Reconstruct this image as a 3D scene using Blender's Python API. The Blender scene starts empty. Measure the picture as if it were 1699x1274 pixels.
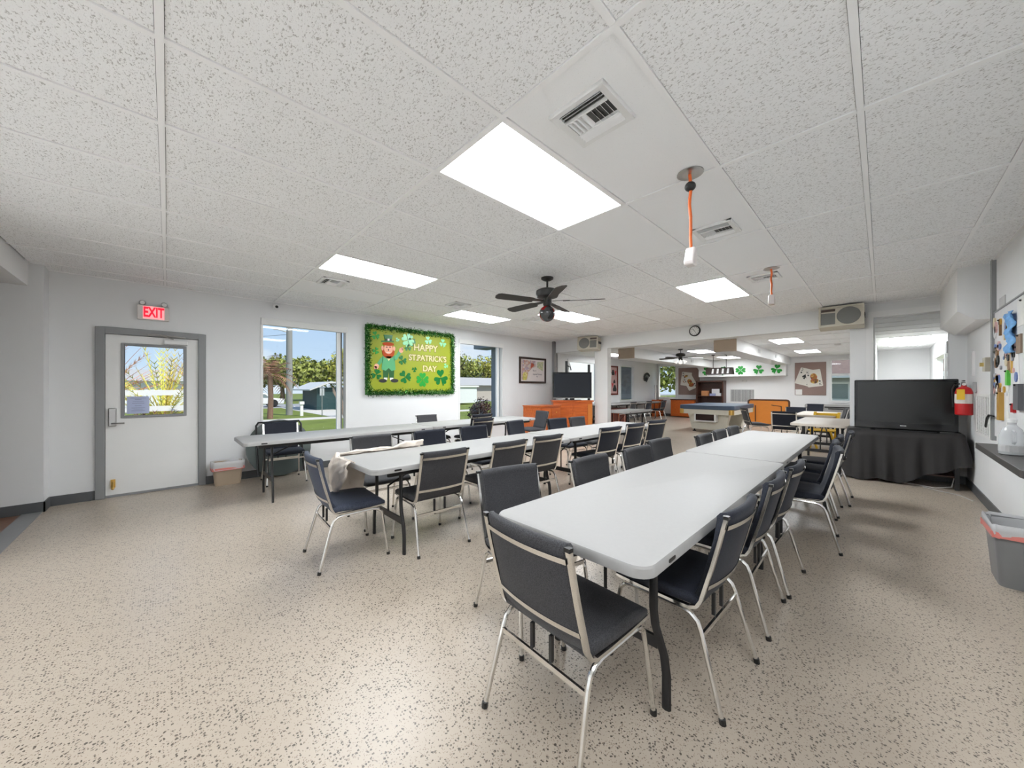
import bpy, bmesh, math, random
from mathutils import Vector, Matrix
random.seed(7)
S = bpy.context.scene
COL = S.collection
R = math.radians
PI = math.pi

# ------------------------------------------------------------------ camera
IMW, IMH = 1699, 1274
FPX, CX, CY, YAW = 591.52, 840.78, 644.12, 0.8107
cam = bpy.data.cameras.new('camera'); camo = bpy.data.objects.new('camera', cam); COL.objects.link(camo)
cam.sensor_width = 36.0; cam.sensor_fit = 'HORIZONTAL'
cam.lens = FPX / IMW * 36.0
cam.shift_x = (IMW / 2 - CX) / IMW
cam.shift_y = (CY - IMH / 2) / IMW
cam.clip_start = 0.05; cam.clip_end = 300
camo.location = (-1.1959, -1.2901, 1.3431)
camo.rotation_euler = (PI / 2, 0, YAW - PI / 2)
S.camera = camo
S.view_settings.view_transform = 'Standard'; S.view_settings.look = 'None'
S.view_settings.gamma = 1.0; S.view_settings.use_curve_mapping = False
S.view_settings.exposure = 0.36
# ------------------------------------------------------------------ sky and sun
w = bpy.data.worlds.new('sky'); S.world = w; w.use_nodes = True
nt = w.node_tree; nt.nodes.clear()
out = nt.nodes.new('ShaderNodeOutputWorld'); bg = nt.nodes.new('ShaderNodeBackground')
tc = nt.nodes.new('ShaderNodeTexCoord'); sx = nt.nodes.new('ShaderNodeSeparateXYZ')
rp = nt.nodes.new('ShaderNodeValToRGB'); nz = nt.nodes.new('ShaderNodeTexNoise'); cr = nt.nodes.new('ShaderNodeValToRGB')
mx = nt.nodes.new('ShaderNodeMix'); mx.data_type = 'RGBA'; mp = nt.nodes.new('ShaderNodeMapping')
rp.color_ramp.elements[0].position = 0.0; rp.color_ramp.elements[0].color = (.66, .83, 1.0, 1)
rp.color_ramp.elements[1].position = .45; rp.color_ramp.elements[1].color = (.20, .44, .86, 1)
mp.inputs['Scale'].default_value = (1.6, 1.6, 6.0); mp.inputs['Location'].default_value = (.35, 0, .1)
nz.inputs['Scale'].default_value = 1.7; nz.inputs['Detail'].default_value = 6
cr.color_ramp.elements[0].position = .5; cr.color_ramp.elements[0].color = (0, 0, 0, 1)
cr.color_ramp.elements[1].position = .66; cr.color_ramp.elements[1].color = (1, 1, 1, 1)
L = nt.links.new
L(tc.outputs['Generated'], sx.inputs[0]); L(sx.outputs['Z'], rp.inputs[0])
L(tc.outputs['Generated'], mp.inputs[0]); L(mp.outputs[0], nz.inputs['Vector']); L(nz.outputs['Fac'], cr.inputs[0])
L(cr.outputs[0], mx.inputs['Factor']); L(rp.outputs[0], mx.inputs['A']); mx.inputs['B'].default_value = (1.0, 1.0, 1.0, 1)
L(mx.outputs['Result'], bg.inputs[0]); bg.inputs[1].default_value = 0.80; L(bg.outputs[0], out.inputs[0])
sun = bpy.data.lights.new('sun', 'SUN'); sun.energy = 3.8; sun.angle = R(1.0); sun.color = (1, .95, .86)
suno = bpy.data.objects.new('sun', sun); COL.objects.link(suno); suno.rotation_euler = (R(42), 0, R(20))
PANEL_POWER = 1.3
BACK_FILL_POWER = 7  # strength of the unseen panels added behind the camera

# ------------------------------------------------------------------ materials
MATS = {}
def mat(name, col, rough=.5, metal=0.0, var=.06, vscale=8.0, bump=0.0, bscale=200.0, spec=None, coat=0.0, emit=None, estr=0.0, alpha=None):
    if name in MATS: return MATS[name]
    m = bpy.data.materials.new(name); m.use_nodes = True; t = m.node_tree; b = t.nodes['Principled BSDF']
    c = (*col, 1)
    n = t.nodes.new('ShaderNodeTexNoise'); n.inputs['Scale'].default_value = vscale; n.inputs['Detail'].default_value = 3
    tcn = t.nodes.new('ShaderNodeTexCoord'); t.links.new(tcn.outputs['Object'], n.inputs['Vector'])
    x = t.nodes.new('ShaderNodeMix'); x.data_type = 'RGBA'
    x.inputs['A'].default_value = (*[v * (1 - var) for v in col], 1); x.inputs['B'].default_value = (*[min(1, v * (1 + var)) for v in col], 1)
    t.links.new(n.outputs['Fac'], x.inputs['Factor']); t.links.new(x.outputs['Result'], b.inputs['Base Color'])
    b.inputs['Roughness'].default_value = rough; b.inputs['Metallic'].default_value = metal
    if spec is not None: b.inputs['Specular IOR Level'].default_value = spec
    if coat: b.inputs['Coat Weight'].default_value = coat; b.inputs['Coat Roughness'].default_value = .1
    if bump:
        n2 = t.nodes.new('ShaderNodeTexNoise'); n2.inputs['Scale'].default_value = bscale; n2.inputs['Detail'].default_value = 4
        t.links.new(tcn.outputs['Object'], n2.inputs['Vector'])
        bp = t.nodes.new('ShaderNodeBump'); bp.inputs['Strength'].default_value = bump; bp.inputs['Distance'].default_value = .004
        t.links.new(n2.outputs['Fac'], bp.inputs['Height']); t.links.new(bp.outputs[0], b.inputs['Normal'])
    if emit: b.inputs['Emission Color'].default_value = (*emit, 1); b.inputs['Emission Strength'].default_value = estr
    if alpha is not None: b.inputs['Alpha'].default_value = alpha
    MATS[name] = m; return m

def glassmat():
    m = bpy.data.materials.new('window_glass'); m.use_nodes = True; t = m.node_tree; t.nodes.clear()
    o = t.nodes.new('ShaderNodeOutputMaterial'); a = t.nodes.new('ShaderNodeBsdfTransparent'); g = t.nodes.new('ShaderNodeBsdfGlossy')
    g.inputs['Roughness'].default_value = .02; lw = t.nodes.new('ShaderNodeLayerWeight'); lw.inputs['Blend'].default_value = .5
    pw = t.nodes.new('ShaderNodeMath'); pw.operation = 'POWER'; pw.inputs[1].default_value = 5.0; t.links.new(lw.outputs['Facing'], pw.inputs[0])
    f = t.nodes.new('ShaderNodeMath'); f.operation = 'MULTIPLY_ADD'; f.inputs[1].default_value = .7; f.inputs[2].default_value = .02; t.links.new(pw.outputs[0], f.inputs[0])
    x = t.nodes.new('ShaderNodeMixShader'); t.links.new(f.outputs[0], x.inputs[0]); t.links.new(a.outputs[0], x.inputs[1]); t.links.new(g.outputs[0], x.inputs[2])
    a.inputs[0].default_value = (.97, .98, .98, 1); t.links.new(x.outputs[0], o.inputs[0]); return m

def terrazzo():
    m = bpy.data.materials.new('terrazzo'); m.use_nodes = True; t = m.node_tree; b = t.nodes['Principled BSDF']; lk = t.links.new
    tcn = t.nodes.new('ShaderNodeTexCoord')
    # slight warp so that the chips are irregular
    wn = t.nodes.new('ShaderNodeTexNoise'); wn.inputs['Scale'].default_value = 90; wn.inputs['Detail'].default_value = 2
    wm = t.nodes.new('ShaderNodeMix'); wm.data_type = 'RGBA'; wm.blend_type = 'LINEAR_LIGHT'; wm.inputs['Factor'].default_value = .007
    lk(tcn.outputs['Object'], wm.inputs['A']); lk(tcn.outputs['Object'], wn.inputs['Vector']); lk(wn.outputs['Color'], wm.inputs['B'])
    base = t.nodes.new('ShaderNodeTexNoise'); base.inputs['Scale'].default_value = 1.3; base.inputs['Detail'].default_value = 5; lk(tcn.outputs['Object'], base.inputs['Vector'])
    br = t.nodes.new('ShaderNodeMix'); br.data_type = 'RGBA'; br.inputs['A'].default_value = (.45, .38, .305, 1); br.inputs['B'].default_value = (.52, .45, .37, 1); lk(base.outputs['Fac'], br.inputs['Factor'])
    cur = br.outputs['Result']
    for sc, rad, share, dark, seed in ((88, .42, .38, (.075, .06, .05, 1), 0.0), (150, .42, .30, (.30, .23, .18, 1), 3.7)):
        mp = t.nodes.new('ShaderNodeMapping'); mp.inputs['Location'].default_value = (seed, seed * .7, 0); lk(wm.outputs['Result'], mp.inputs[0])
        v = t.nodes.new('ShaderNodeTexVoronoi'); v.inputs['Scale'].default_value = sc; v.voronoi_dimensions = '2D'; lk(mp.outputs[0], v.inputs['Vector'])
        sp = t.nodes.new('ShaderNodeSeparateColor'); lk(v.outputs['Color'], sp.inputs[0])
        # radius of a chip depends on its cell's random number; only a share of cells hold one
        mr = t.nodes.new('ShaderNodeMapRange'); mr.inputs['From Min'].default_value = 1 - share; mr.inputs['From Max'].default_value = 1.0
        mr.inputs['To Min'].default_value = .12; mr.inputs['To Max'].default_value = rad; lk(sp.outputs[0], mr.inputs['Value'])
        gt = t.nodes.new('ShaderNodeMath'); gt.operation = 'GREATER_THAN'; gt.inputs[1].default_value = 1 - share; lk(sp.outputs[0], gt.inputs[0])
        ls = t.nodes.new('ShaderNodeMath'); ls.operation = 'LESS_THAN'; lk(v.outputs['Distance'], ls.inputs[0]); lk(mr.outputs[0], ls.inputs[1])
        an = t.nodes.new('ShaderNodeMath'); an.operation = 'MULTIPLY'; lk(gt.outputs[0], an.inputs[0]); lk(ls.outputs[0], an.inputs[1])
        q = t.nodes.new('ShaderNodeMath'); q.operation = 'MULTIPLY'; q.inputs[1].default_value = .9; lk(an.outputs[0], q.inputs[0])
        x = t.nodes.new('ShaderNodeMix'); x.data_type = 'RGBA'; lk(q.outputs[0], x.inputs['Factor']); lk(cur, x.inputs['A']); x.inputs['B'].default_value = dark
        cur = x.outputs['Result']
    lk(cur, b.inputs['Base Color'])
    rn = t.nodes.new('ShaderNodeTexNoise'); rn.inputs['Scale'].default_value = 3; rn.inputs['Detail'].default_value = 4; lk(tcn.outputs['Object'], rn.inputs['Vector'])
    rm = t.nodes.new('ShaderNodeMapRange'); rm.inputs['To Min'].default_value = .24; rm.inputs['To Max'].default_value = .40; lk(rn.outputs['Fac'], rm.inputs['Value'])
    lk(rm.outputs[0], b.inputs['Roughness']); b.inputs['Specular IOR Level'].default_value = .55
    return m

def tilemat(name, fiss):
    m = bpy.data.materials.new(name); m.use_nodes = True; t = m.node_tree; b = t.nodes['Principled BSDF']; lk = t.links.new
    tcn = t.nodes.new('ShaderNodeTexCoord'); mp = t.nodes.new('ShaderNodeMapping'); lk(tcn.outputs['Object'], mp.inputs[0])
    mp.inputs['Scale'].default_value = (1.0, .55, 1) if fiss else (1, 1, 1)
    n = t.nodes.new('ShaderNodeTexNoise'); n.inputs['Scale'].default_value = 150 if fiss else 260; n.inputs['Detail'].default_value = 1.5; n.inputs['Distortion'].default_value = .8
    lk(mp.outputs[0], n.inputs['Vector'])
    cr = t.nodes.new('ShaderNodeValToRGB'); e = cr.color_ramp.elements
    e[0].position = .575 if fiss else .68; e[0].color = (.915, .92, .925, 1); e[1].position = .68 if fiss else .76; e[1].color = (.52, .51, .50, 1) if fiss else (.72, .71, .70, 1)
    lk(n.outputs['Fac'], cr.inputs[0]); lk(cr.outputs[0], b.inputs['Base Color']); b.inputs['Roughness'].default_value = .95
    bp = t.nodes.new('ShaderNodeBump'); bp.invert = True; bp.inputs['Strength'].default_value = .5 if fiss else .2; bp.inputs['Distance'].default_value = .004
    lk(n.outputs['Fac'], bp.inputs['Height']); lk(bp.outputs[0], b.inputs['Normal']); return m

def fabric(name, c1, c2):
    m = bpy.data.materials.new(name); m.use_nodes = True; t = m.node_tree; b = t.nodes['Principled BSDF']; lk = t.links.new
    tcn = t.nodes.new('ShaderNodeTexCoord'); n = t.nodes.new('ShaderNodeTexNoise'); n.inputs['Scale'].default_value = 260; n.inputs['Detail'].default_value = 2
    lk(tcn.outputs['Object'], n.inputs['Vector']); cr = t.nodes.new('ShaderNodeValToRGB'); e = cr.color_ramp.elements
    e[0].position = .38; e[0].color = (*c1, 1); e[1].position = .62; e[1].color = (*c2, 1); lk(n.outputs['Fac'], cr.inputs[0]); lk(cr.outputs[0], b.inputs['Base Color'])
    b.inputs['Roughness'].default_value = .8; b.inputs['Sheen Weight'].default_value = .06; b.inputs['Sheen Roughness'].default_value = .4
    bp = t.nodes.new('ShaderNodeBump'); bp.inputs['Strength'].default_value = .25; bp.inputs['Distance'].default_value = .002
    lk(n.outputs['Fac'], bp.inputs['Height']); lk(bp.outputs[0], b.inputs['Normal']); return m

def woodmat(name, c1, c2, rough=.35, scale=(1, 12, 12)):
    m = bpy.data.materials.new(name); m.use_nodes = True; t = m.node_tree; b = t.nodes['Principled BSDF']; lk = t.links.new
    tcn = t.nodes.new('ShaderNodeTexCoord'); mp = t.nodes.new('ShaderNodeMapping'); mp.inputs['Scale'].default_value = scale; lk(tcn.outputs['Object'], mp.inputs[0])
    n = t.nodes.new('ShaderNodeTexNoise'); n.inputs['Scale'].default_value = 3; n.inputs['Detail'].default_value = 6; n.inputs['Distortion'].default_value = .7; lk(mp.outputs[0], n.inputs['Vector'])
    cr = t.nodes.new('ShaderNodeValToRGB'); e = cr.color_ramp.elements; e[0].position = .3; e[0].color = (*c1, 1); e[1].position = .7; e[1].color = (*c2, 1)
    lk(n.outputs['Fac'], cr.inputs[0]); lk(cr.outputs[0], b.inputs['Base Color']); b.inputs['Roughness'].default_value = rough; return m

def patchy(name, cols, scale, rough=.6, emit=0, vor=True):
    m = bpy.data.materials.new(name); m.use_nodes = True; t = m.node_tree; b = t.nodes['Principled BSDF']; lk = t.links.new
    tcn = t.nodes.new('ShaderNodeTexCoord'); v = t.nodes.new('ShaderNodeTexVoronoi'); v.inputs['Scale'].default_value = scale; lk(tcn.outputs['Object'], v.inputs['Vector'])
    sp = t.nodes.new('ShaderNodeSeparateColor'); lk(v.outputs['Color'], sp.inputs[0]); cr = t.nodes.new('ShaderNodeValToRGB'); cr.color_ramp.interpolation = 'CONSTANT'
    k = len(cols); e = cr.color_ramp.elements; e[0].color = (*cols[0], 1); e[1].position = 1 / k; e[1].color = (*cols[1], 1)
    for i in range(2, k): z = e.new(i / k); z.color = (*cols[i], 1)
    lk(sp.outputs[0], cr.inputs[0]); lk(cr.outputs[0], b.inputs['Base Color']); b.inputs['Roughness'].default_value = rough; return m

WALL = mat('wall_paint', (.78, .785, .79), .75, var=.03, vscale=2, bump=.06, bscale=90)
WALLF = mat('wall_paint_far', (.84, .84, .84), .75, var=.03, vscale=2)
WHITE = mat('white_paint', (.80, .80, .79), .45, var=.02)
TBAR = mat('ceiling_grid_paint', (.92, .92, .92), .5, var=.02)
BASEB = mat('rubber_baseboard', (.095, .10, .105), .45, var=.08)
GREYTRIM = mat('grey_trim_paint', (.27, .275, .28), .45, var=.04)
DOORP = mat('door_paint', (.84, .84, .83), .5, var=.03, vscale=3)
CHROME = mat('chrome', (.72, .71, .69), .16, 1.0, var=.05)
STEEL = mat('brushed_steel', (.45, .45, .45), .3, 1.0, var=.05)
BLACKM = mat('black_metal', (.012, .012, .013), .4, 0, var=.1)
BLACKP = mat('black_plastic', (.012, .012, .012), .35)
GLOSSB = mat('black_gloss', (.008, .008, .009), .08)
SCREEN = mat('dark_screen', (.016, .017, .017), .12)
TABLEW = mat('table_plastic', (.365, .36, .352), .55, spec=.35, var=.03, vscale=60, bump=.05, bscale=300)
TABLEB = mat('table_beige', (.56, .50, .43), .45, var=.04, vscale=30)
GREYF = fabric('grey_fabric', (.026, .026, .030), (.058, .058, .064))
NAVYF = fabric('navy_lit_fabric', (.005, .007, .014), (.014, .018, .033))  # same cloth as the grey one; blue window light is in this colour
FLOOR = terrazzo()
TILE = tilemat('fissured_tile', True); TILES = tilemat('smooth_tile', False)
GLASS = glassmat()
def PANEL(p): return mat('light_diffuser_%g' % p, (.9, .9, .9), .5, emit=(.93, .97, 1.0), estr=p * PANEL_POWER)
ORANGEW = woodmat('orange_wood', (.42, .075, .012), (.62, .15, .025), .3)
REDW = woodmat('red_wood', (.10, .014, .008), (.2, .03, .014), .3)
DARKW = woodmat('dark_wood', (.045, .016, .010), (.085, .03, .018), .35)
PLANK = woodmat('plank_floor', (.16, .075, .045), (.28, .15, .095), .3, (1, 14, 1))
CREAM = mat('cream_plastic', (.62, .58, .49), .5, var=.05)
GRILLE = mat('grey_grille', (.20, .20, .19), .7, var=.15, vscale=300)
ORANGE = mat('orange_rubber', (.85, .16, .03), .45)
RED = mat('red_paint', (.52, .012, .015), .3)
YELLOW = mat('yellow_plastic', (.80, .50, .03), .45)
TAN = mat('tan_board', (.56, .46, .36), .7)
BROWNC = mat('brown_cork', (.30, .21, .185), .85, var=.1, vscale=60)
PAPER = mat('paper', (.82, .81, .79), .7)
GREENS = mat('shamrock_green', (.012, .30, .03), .35)
GREEND = mat('dark_green_foil', (.008, .16, .03), .25)
GREENL = mat('light_green_foil', (.28, .72, .38), .25)
SKIN = mat('cartoon_skin', (.85, .42, .28), .6)
INK = mat('black_ink', (.015, .015, .015), .6)
BRASS = mat('brass', (.75, .48, .14), .3, 1.0)
LINER = mat('bag_plastic', (.72, .72, .73), .3, alpha=.75)
LINERP = mat('pink_band', (.72, .22, .19), .4)
FOLIAGE = {}

# ------------------------------------------------------------------ geometry helpers
class MB:
    def __init__(s): s.v = []; s.f = []; s.m = []
    def add(s, vs, fs, mi=0):
        o = len(s.v); s.v += [tuple(p) for p in vs]; s.f += [tuple(o + i for i in f) for f in fs]; s.m += [mi] * len(fs); return s
    def box(s, x0, x1, y0, y1, z0, z1, mi=0):
        return s.add([(x0, y0, z0), (x1, y0, z0), (x1, y1, z0), (x0, y1, z0), (x0, y0, z1), (x1, y0, z1), (x1, y1, z1), (x0, y1, z1)],
                     [(3, 2, 1, 0), (4, 5, 6, 7), (0, 1, 5, 4), (1, 2, 6, 5), (2, 3, 7, 6), (3, 0, 4, 7)], mi)
    def quad(s, *p, mi=0): return s.add(p, [tuple(range(len(p)))], mi)
    def prism(s, poly, axis, a, b, mi=0):
        """extrude a 2-D polygon along axis between a and b"""
        n = len(poly)
        def P(u, v, w): return {'x': (w, u, v), 'y': (u, w, v), 'z': (u, v, w)}[axis]
        vs = [P(u, v, a) for u, v in poly] + [P(u, v, b) for u, v in poly]
        return s.add(vs, [tuple(range(n))[::-1], tuple(range(n, 2 * n))] + [(i, (i + 1) % n, n + (i + 1) % n, n + i) for i in range(n)], mi)
    def tube(s, pts, r, n=8, mi=0, cap=True, flat=None):
        pts = [Vector(p) for p in pts]; rs = r if isinstance(r, (list, tuple)) else [r] * len(pts)
        rings = []; up = None
        for i, p in enumerate(pts):
            t = ((pts[min(i + 1, len(pts) - 1)] - p).normalized() + (p - pts[max(i - 1, 0)]).normalized())
            t = t.normalized() if t.length > 1e-9 else Vector((0, 0, 1))
            if up is None:
                up = Vector((0, 1, 0)) if abs(t.y) < .9 else Vector((1, 0, 0))
            a = (up - t * up.dot(t)); a = a.normalized() if a.length > 1e-6 else t.orthogonal().normalized()
            up = a; b = t.cross(a)
            fa, fb = flat if flat else (1, 1)
            ph = PI / n if n == 4 else 0
            rings.append([p + a * (rs[i] * fa * math.cos(2 * PI * k / n + ph)) + b * (rs[i] * fb * math.sin(2 * PI * k / n + ph)) for k in range(n)])
        vs = [q for rg in rings for q in rg]; fs = []
        for i in range(len(pts) - 1):
            for k in range(n): fs.append((i * n + k, i * n + (k + 1) % n, (i + 1) * n + (k + 1) % n, (i + 1) * n + k))
        if cap: fs += [tuple(range(n))[::-1], tuple(range((len(pts) - 1) * n, len(pts) * n))]
        return s.add(vs, fs, mi)
    def lathe(s, prof, c=(0, 0, 0), n=20, mi=0, axis='z'):
        vs = []
        for r, z in prof:
            for k in range(n):
                a = 2 * PI * k / n; x, y = r * math.cos(a), r * math.sin(a)
                q = {'z': (x, y, z), 'x': (z, x, y), 'y': (x, z, y)}[axis]
                vs.append((c[0] + q[0], c[1] + q[1], c[2] + q[2]))
        fs = []
        for i in range(len(prof) - 1):
            for k in range(n): fs.append((i * n + k, i * n + (k + 1) % n, (i + 1) * n + (k + 1) % n, (i + 1) * n + k))
        fs += [tuple(range(n))[::-1], tuple(range((len(prof) - 1) * n, len(prof) * n))]
        return s.add(vs, fs, mi)
    def sphere(s, c, r, n=14, mi=0, sc=(1, 1, 1)):
        prof = [(r * math.sin(PI * i / n) + 1e-5, -r * math.cos(PI * i / n)) for i in range(n + 1)]
        o = len(s.v); s.lathe(prof, (0, 0, 0), n * 2, mi)
        for i in range(o, len(s.v)): x, y, z = s.v[i]; s.v[i] = (c[0] + x * sc[0], c[1] + y * sc[1], c[2] + z * sc[2])
        return s
    def move(s, M):
        s.v = [tuple(M @ Vector(p)) for p in s.v]; return s

def obj(name, mb, m, parent=None, smooth=False, bevel=0, seg=2, loc=None, rot=None, subd=0):
    me = bpy.data.meshes.new(name); me.from_pydata(mb.v, [], mb.f)
    bm = bmesh.new(); bm.from_mesh(me); bmesh.ops.recalc_face_normals(bm, faces=bm.faces)
    if bevel:
        bmesh.ops.remove_doubles(bm, verts=bm.verts, dist=1e-5)
        es = [e for e in bm.edges if len(e.link_faces) == 2 and e.calc_face_angle(0) > R(35)]
        try: bmesh.ops.bevel(bm, geom=es, offset=bevel, segments=seg, profile=.5, affect='EDGES')
        except Exception: pass
    bm.to_mesh(me); bm.free()
    for q in (m if isinstance(m, (list, tuple)) else [m]): me.materials.append(q)
    if isinstance(m, (list, tuple)) and not bevel:
        for p, i in zip(me.polygons, mb.m): p.material_index = i
    if smooth:
        for p in me.polygons: p.use_smooth = True
        if smooth != 'all':
            try: me.set_sharp_from_angle(angle=R(38))
            except Exception: pass
    o = bpy.data.objects.new(name, me); COL.objects.link(o)
    if parent: o.parent = parent
    if loc: o.location = loc
    if rot: o.rotation_euler = rot
    return o
def tag(o, label=None, cat=None, group=None, kind=None):
    if label: o['label'] = label
    if cat: o['category'] = cat
    if group: o['group'] = group
    if kind: o['kind'] = kind
    return o
def empty(name, loc, rz=0, label=None, cat=None, group=None, kind=None):
    o = bpy.data.objects.new(name, None); COL.objects.link(o); o.location = loc; o.rotation_euler = (0, 0, rz); o.empty_display_size = .1
    return tag(o, label, cat, group, kind)
def struct(name, mb, m, label, cat, **k): return tag(obj(name, mb, m, **k), label, cat, None, 'structure')
def kids(o): return [c for c in ALLK.get(o.name, [])]
def dup(o, loc, rz, label=None, group=None):
    def cp(q, par):
        c = q.copy(); COL.objects.link(c)
        if par: c.parent = par
        for ch in q.children: cp(ch, c)
        return c
    r = cp(o, None); r.location = loc; r.rotation_euler = (0, 0, rz)
    if label: r['label'] = label
    if group: r['group'] = group
    return r
def textmesh(s, size, extrude=.002, align='CENTER', bold=0):
    cu = bpy.data.curves.new('t', 'FONT'); cu.body = s; cu.size = size; cu.extrude = extrude; cu.offset = bold; cu.align_x = align; cu.align_y = 'CENTER'
    o = bpy.data.objects.new('t', cu); COL.objects.link(o)
    me = bpy.data.meshes.new_from_object(o.evaluated_get(bpy.context.evaluated_depsgraph_get()))
    mb = MB(); mb.add([v.co[:] for v in me.vertices], [tuple(p.vertices) for p in me.polygons])
    bpy.data.objects.remove(o); bpy.data.curves.remove(cu); bpy.data.meshes.remove(me); return mb
# text facing -Y on a wall y=const: x right, z up
def wall_text(mb, x, y, z): return mb.move(Matrix.Translation((x, y, z)) @ Matrix.Rotation(PI / 2, 4, 'X'))
# facing -X on a wall x=const: right of the reader is -Y
def wall_text_x(mb, x, y, z): return mb.move(Matrix.Translation((x, y, z)) @ Matrix.Rotation(-PI / 2, 4, 'Z') @ Matrix.Rotation(PI / 2, 4, 'X'))
# facing +Y (right wall): right of the reader is -X
def wall_text_r(mb, x, y, z): return mb.move(Matrix.Translation((x, y, z)) @ Matrix.Rotation(PI, 4, 'Z') @ Matrix.Rotation(PI / 2, 4, 'X'))
def rrect(x0, x1, y0, y1, r, n=5):
    p = []
    for cx, cy, a in ((x1 - r, y1 - r, 0), (x0 + r, y1 - r, 90), (x0 + r, y0 + r, 180), (x1 - r, y0 + r, 270)):
        for i in range(n + 1): t = R(a + 90 * i / n); p.append((cx + r * math.cos(t), cy + r * math.sin(t)))
    return p
def ell(cx, cy, rx, ry, n=20, a0=0, a1=360):
    full = (a1 - a0) >= 360
    return [(cx + rx * math.cos(R(a0 + (a1 - a0) * i / (n if full else n - 1))), cy + ry * math.sin(R(a0 + (a1 - a0) * i / (n if full else n - 1)))) for i in range(n)]

# ------------------------------------------------------------------ room constants
YL, YR, XB, H, HF = 5.23, -2.11, 6.88, 2.684, 2.56     # window wall, right wall, beam, ceilings
YF, XF = 6.45, 16.5                                    # far room
T = .16

def wall_y(name, y, yb, x0, x1, z0, z1, holes, m, label):
    """a wall between y and yb with rectangular holes (x0,x1,z0,z1)"""
    mb = MB(); xs = sorted({x0, x1, *[h[0] for h in holes], *[h[1] for h in holes]})
    for a, b in zip(xs, xs[1:]):
        z = z0
        for h in sorted([h for h in holes if h[0] <= a and h[1] >= b], key=lambda h: h[2]):
            if h[2] > z: mb.box(a, b, min(y, yb), max(y, yb), z, h[2])
            z = h[3]
        if z < z1: mb.box(a, b, min(y, yb), max(y, yb), z, z1)
    return struct(name, mb, m, label, 'wall')
def wall_x(name, x, xb, y0, y1, z0, z1, holes, m, label):
    mb = MB(); ys = sorted({y0, y1, *[h[0] for h in holes], *[h[1] for h in holes]})
    for a, b in zip(ys, ys[1:]):
        z = z0
        for h in sorted([h for h in holes if h[0] <= a and h[1] >= b], key=lambda h: h[2]):
            if h[2] > z: mb.box(min(x, xb), max(x, xb), a, b, z, h[2])
            z = h[3]
        if z < z1: mb.box(min(x, xb), max(x, xb), a, b, z, z1)
    return struct(name, mb, m, label, 'wall')

DOOR = (-1.83, -.81, 0, 2.09); W1 = (-.17, 1.11, .57, 2.42); W2 = (3.52, 4.88, .57, 2.45)
wall_y('wall_left', YL, YL + T, -2.176, 7.04, 0, H + .1, [DOOR, W1, W2], WALL, 'light grey wall with the door and the two tall windows')
wall_y('wall_pier', 5.0, YL + T, -7, -2.176, 0, H + .1, [], WALL, 'grey wall stepping forward at the left edge of the room')
wall_y('wall_right', YR, YR - T, -7, XB, 0, H + .1, [], WALL, 'light grey wall on the right behind the counter')
wall_x('wall_back', -7, -7.15, YR - T, YL, 0, H + .1, [], WALL, 'wall closing the room behind the opening on the left')
wall_x('wall_header', XB, XB + .17, -.93, YL, 2.36, H + .1, [], WALL, 'grey header beam across the room carrying the clock')
wall_x('wall_doorway', XB, XB + .17, YR, -.93, 0, H + .1, [(-1.955, -1.2, .80, 2.46)], WALL, 'grey wall around the bright opening behind the television')
struct('pillar', MB().box(XB, XB + .17, 3.5, 3.87, 0, 2.36), WHITE, 'white pillar under the left end of the header beam', 'pillar')
struct('wall_soffit', MB().box(-2.46, -2.28, YR, 5.0, 2.44, H + .1), WALLF, 'white dropped header at the top left edge of the room', 'header')
# far room shell
FW0 = (9.2, 11.1, .8, 2.34); FW1 = (12.88, 14.07, .80, 2.33)
wall_y('wall_far_left', YF, YF + T, 7.05, XF + T, 0, HF + .2, [FW0, FW1], WALLF, 'white left wall of the far games room')
wall_x('wall_step', 7.04, 7.0, YL, YF + T, 0, HF + .2, [], WALLF, 'wall where the far room widens to the left')
EW0 = (5.51, 6.36, .88, 2.45); EW1 = (-.75, .01, .85, 2.41)
wall_x('wall_far', XF, XF + T, -1.1, YF + T, 0, HF + .2, [EW0, EW1], WALLF, 'white end wall of the far games room')
wall_y('wall_partition', -1.1, -1.2, 7.05, XF, 0, HF + .2, [], WALLF, 'partition between the games room and the side room')
wall_x('wall_side_room_end', 14.0, 14.1, -2.4, -1.2, 0, 2.6, [], WALLF, 'pale end wall of the side room seen through the doorway')
SD = (10.2, 12.2, 0, 2.05)
wall_y('wall_side_room_right', -2.2, -2.3, 7.05, 14.0, 0, 2.6, [SD], WALLF, 'white right wall of the side room with an open bright door')
# floors
struct('floor', MB().box(-2.2, 17, YR - .1, YF + .1, -.12, 0), FLOOR, 'beige terrazzo floor with dark chips', 'floor')
wall_y('wall_light_block', 3.2, 3.3, -7, -2.46, 0, H + .1, [], WALLF, 'unseen white wall added to keep the fill light off the alcove')  # added out of view, shields the alcove from the added panels
struct('floor_bounce', MB().box(-7.1, -2.62, YR - .1, 3.25, -.12, 0), mat('bounce_pale', (.80, .78, .75), .5), 'unseen pale floor added behind the viewer to bounce light upwards', 'floor')  # added out of view as a pale reflector for the ceiling
struct('floor_planks', MB().box(-7.1, -2.62, 3.25, 5.1, -.12, 0).box(-2.62, -2.3, YR - .1, 5.1, -.12, 0), PLANK, 'brown plank floor beyond the threshold on the left', 'floor')
struct('trim_threshold', MB().box(-2.32, -2.18, YR, 5.0, -.05, .006), GREYTRIM, 'grey threshold strip between planks and terrazzo', 'threshold')
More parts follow.
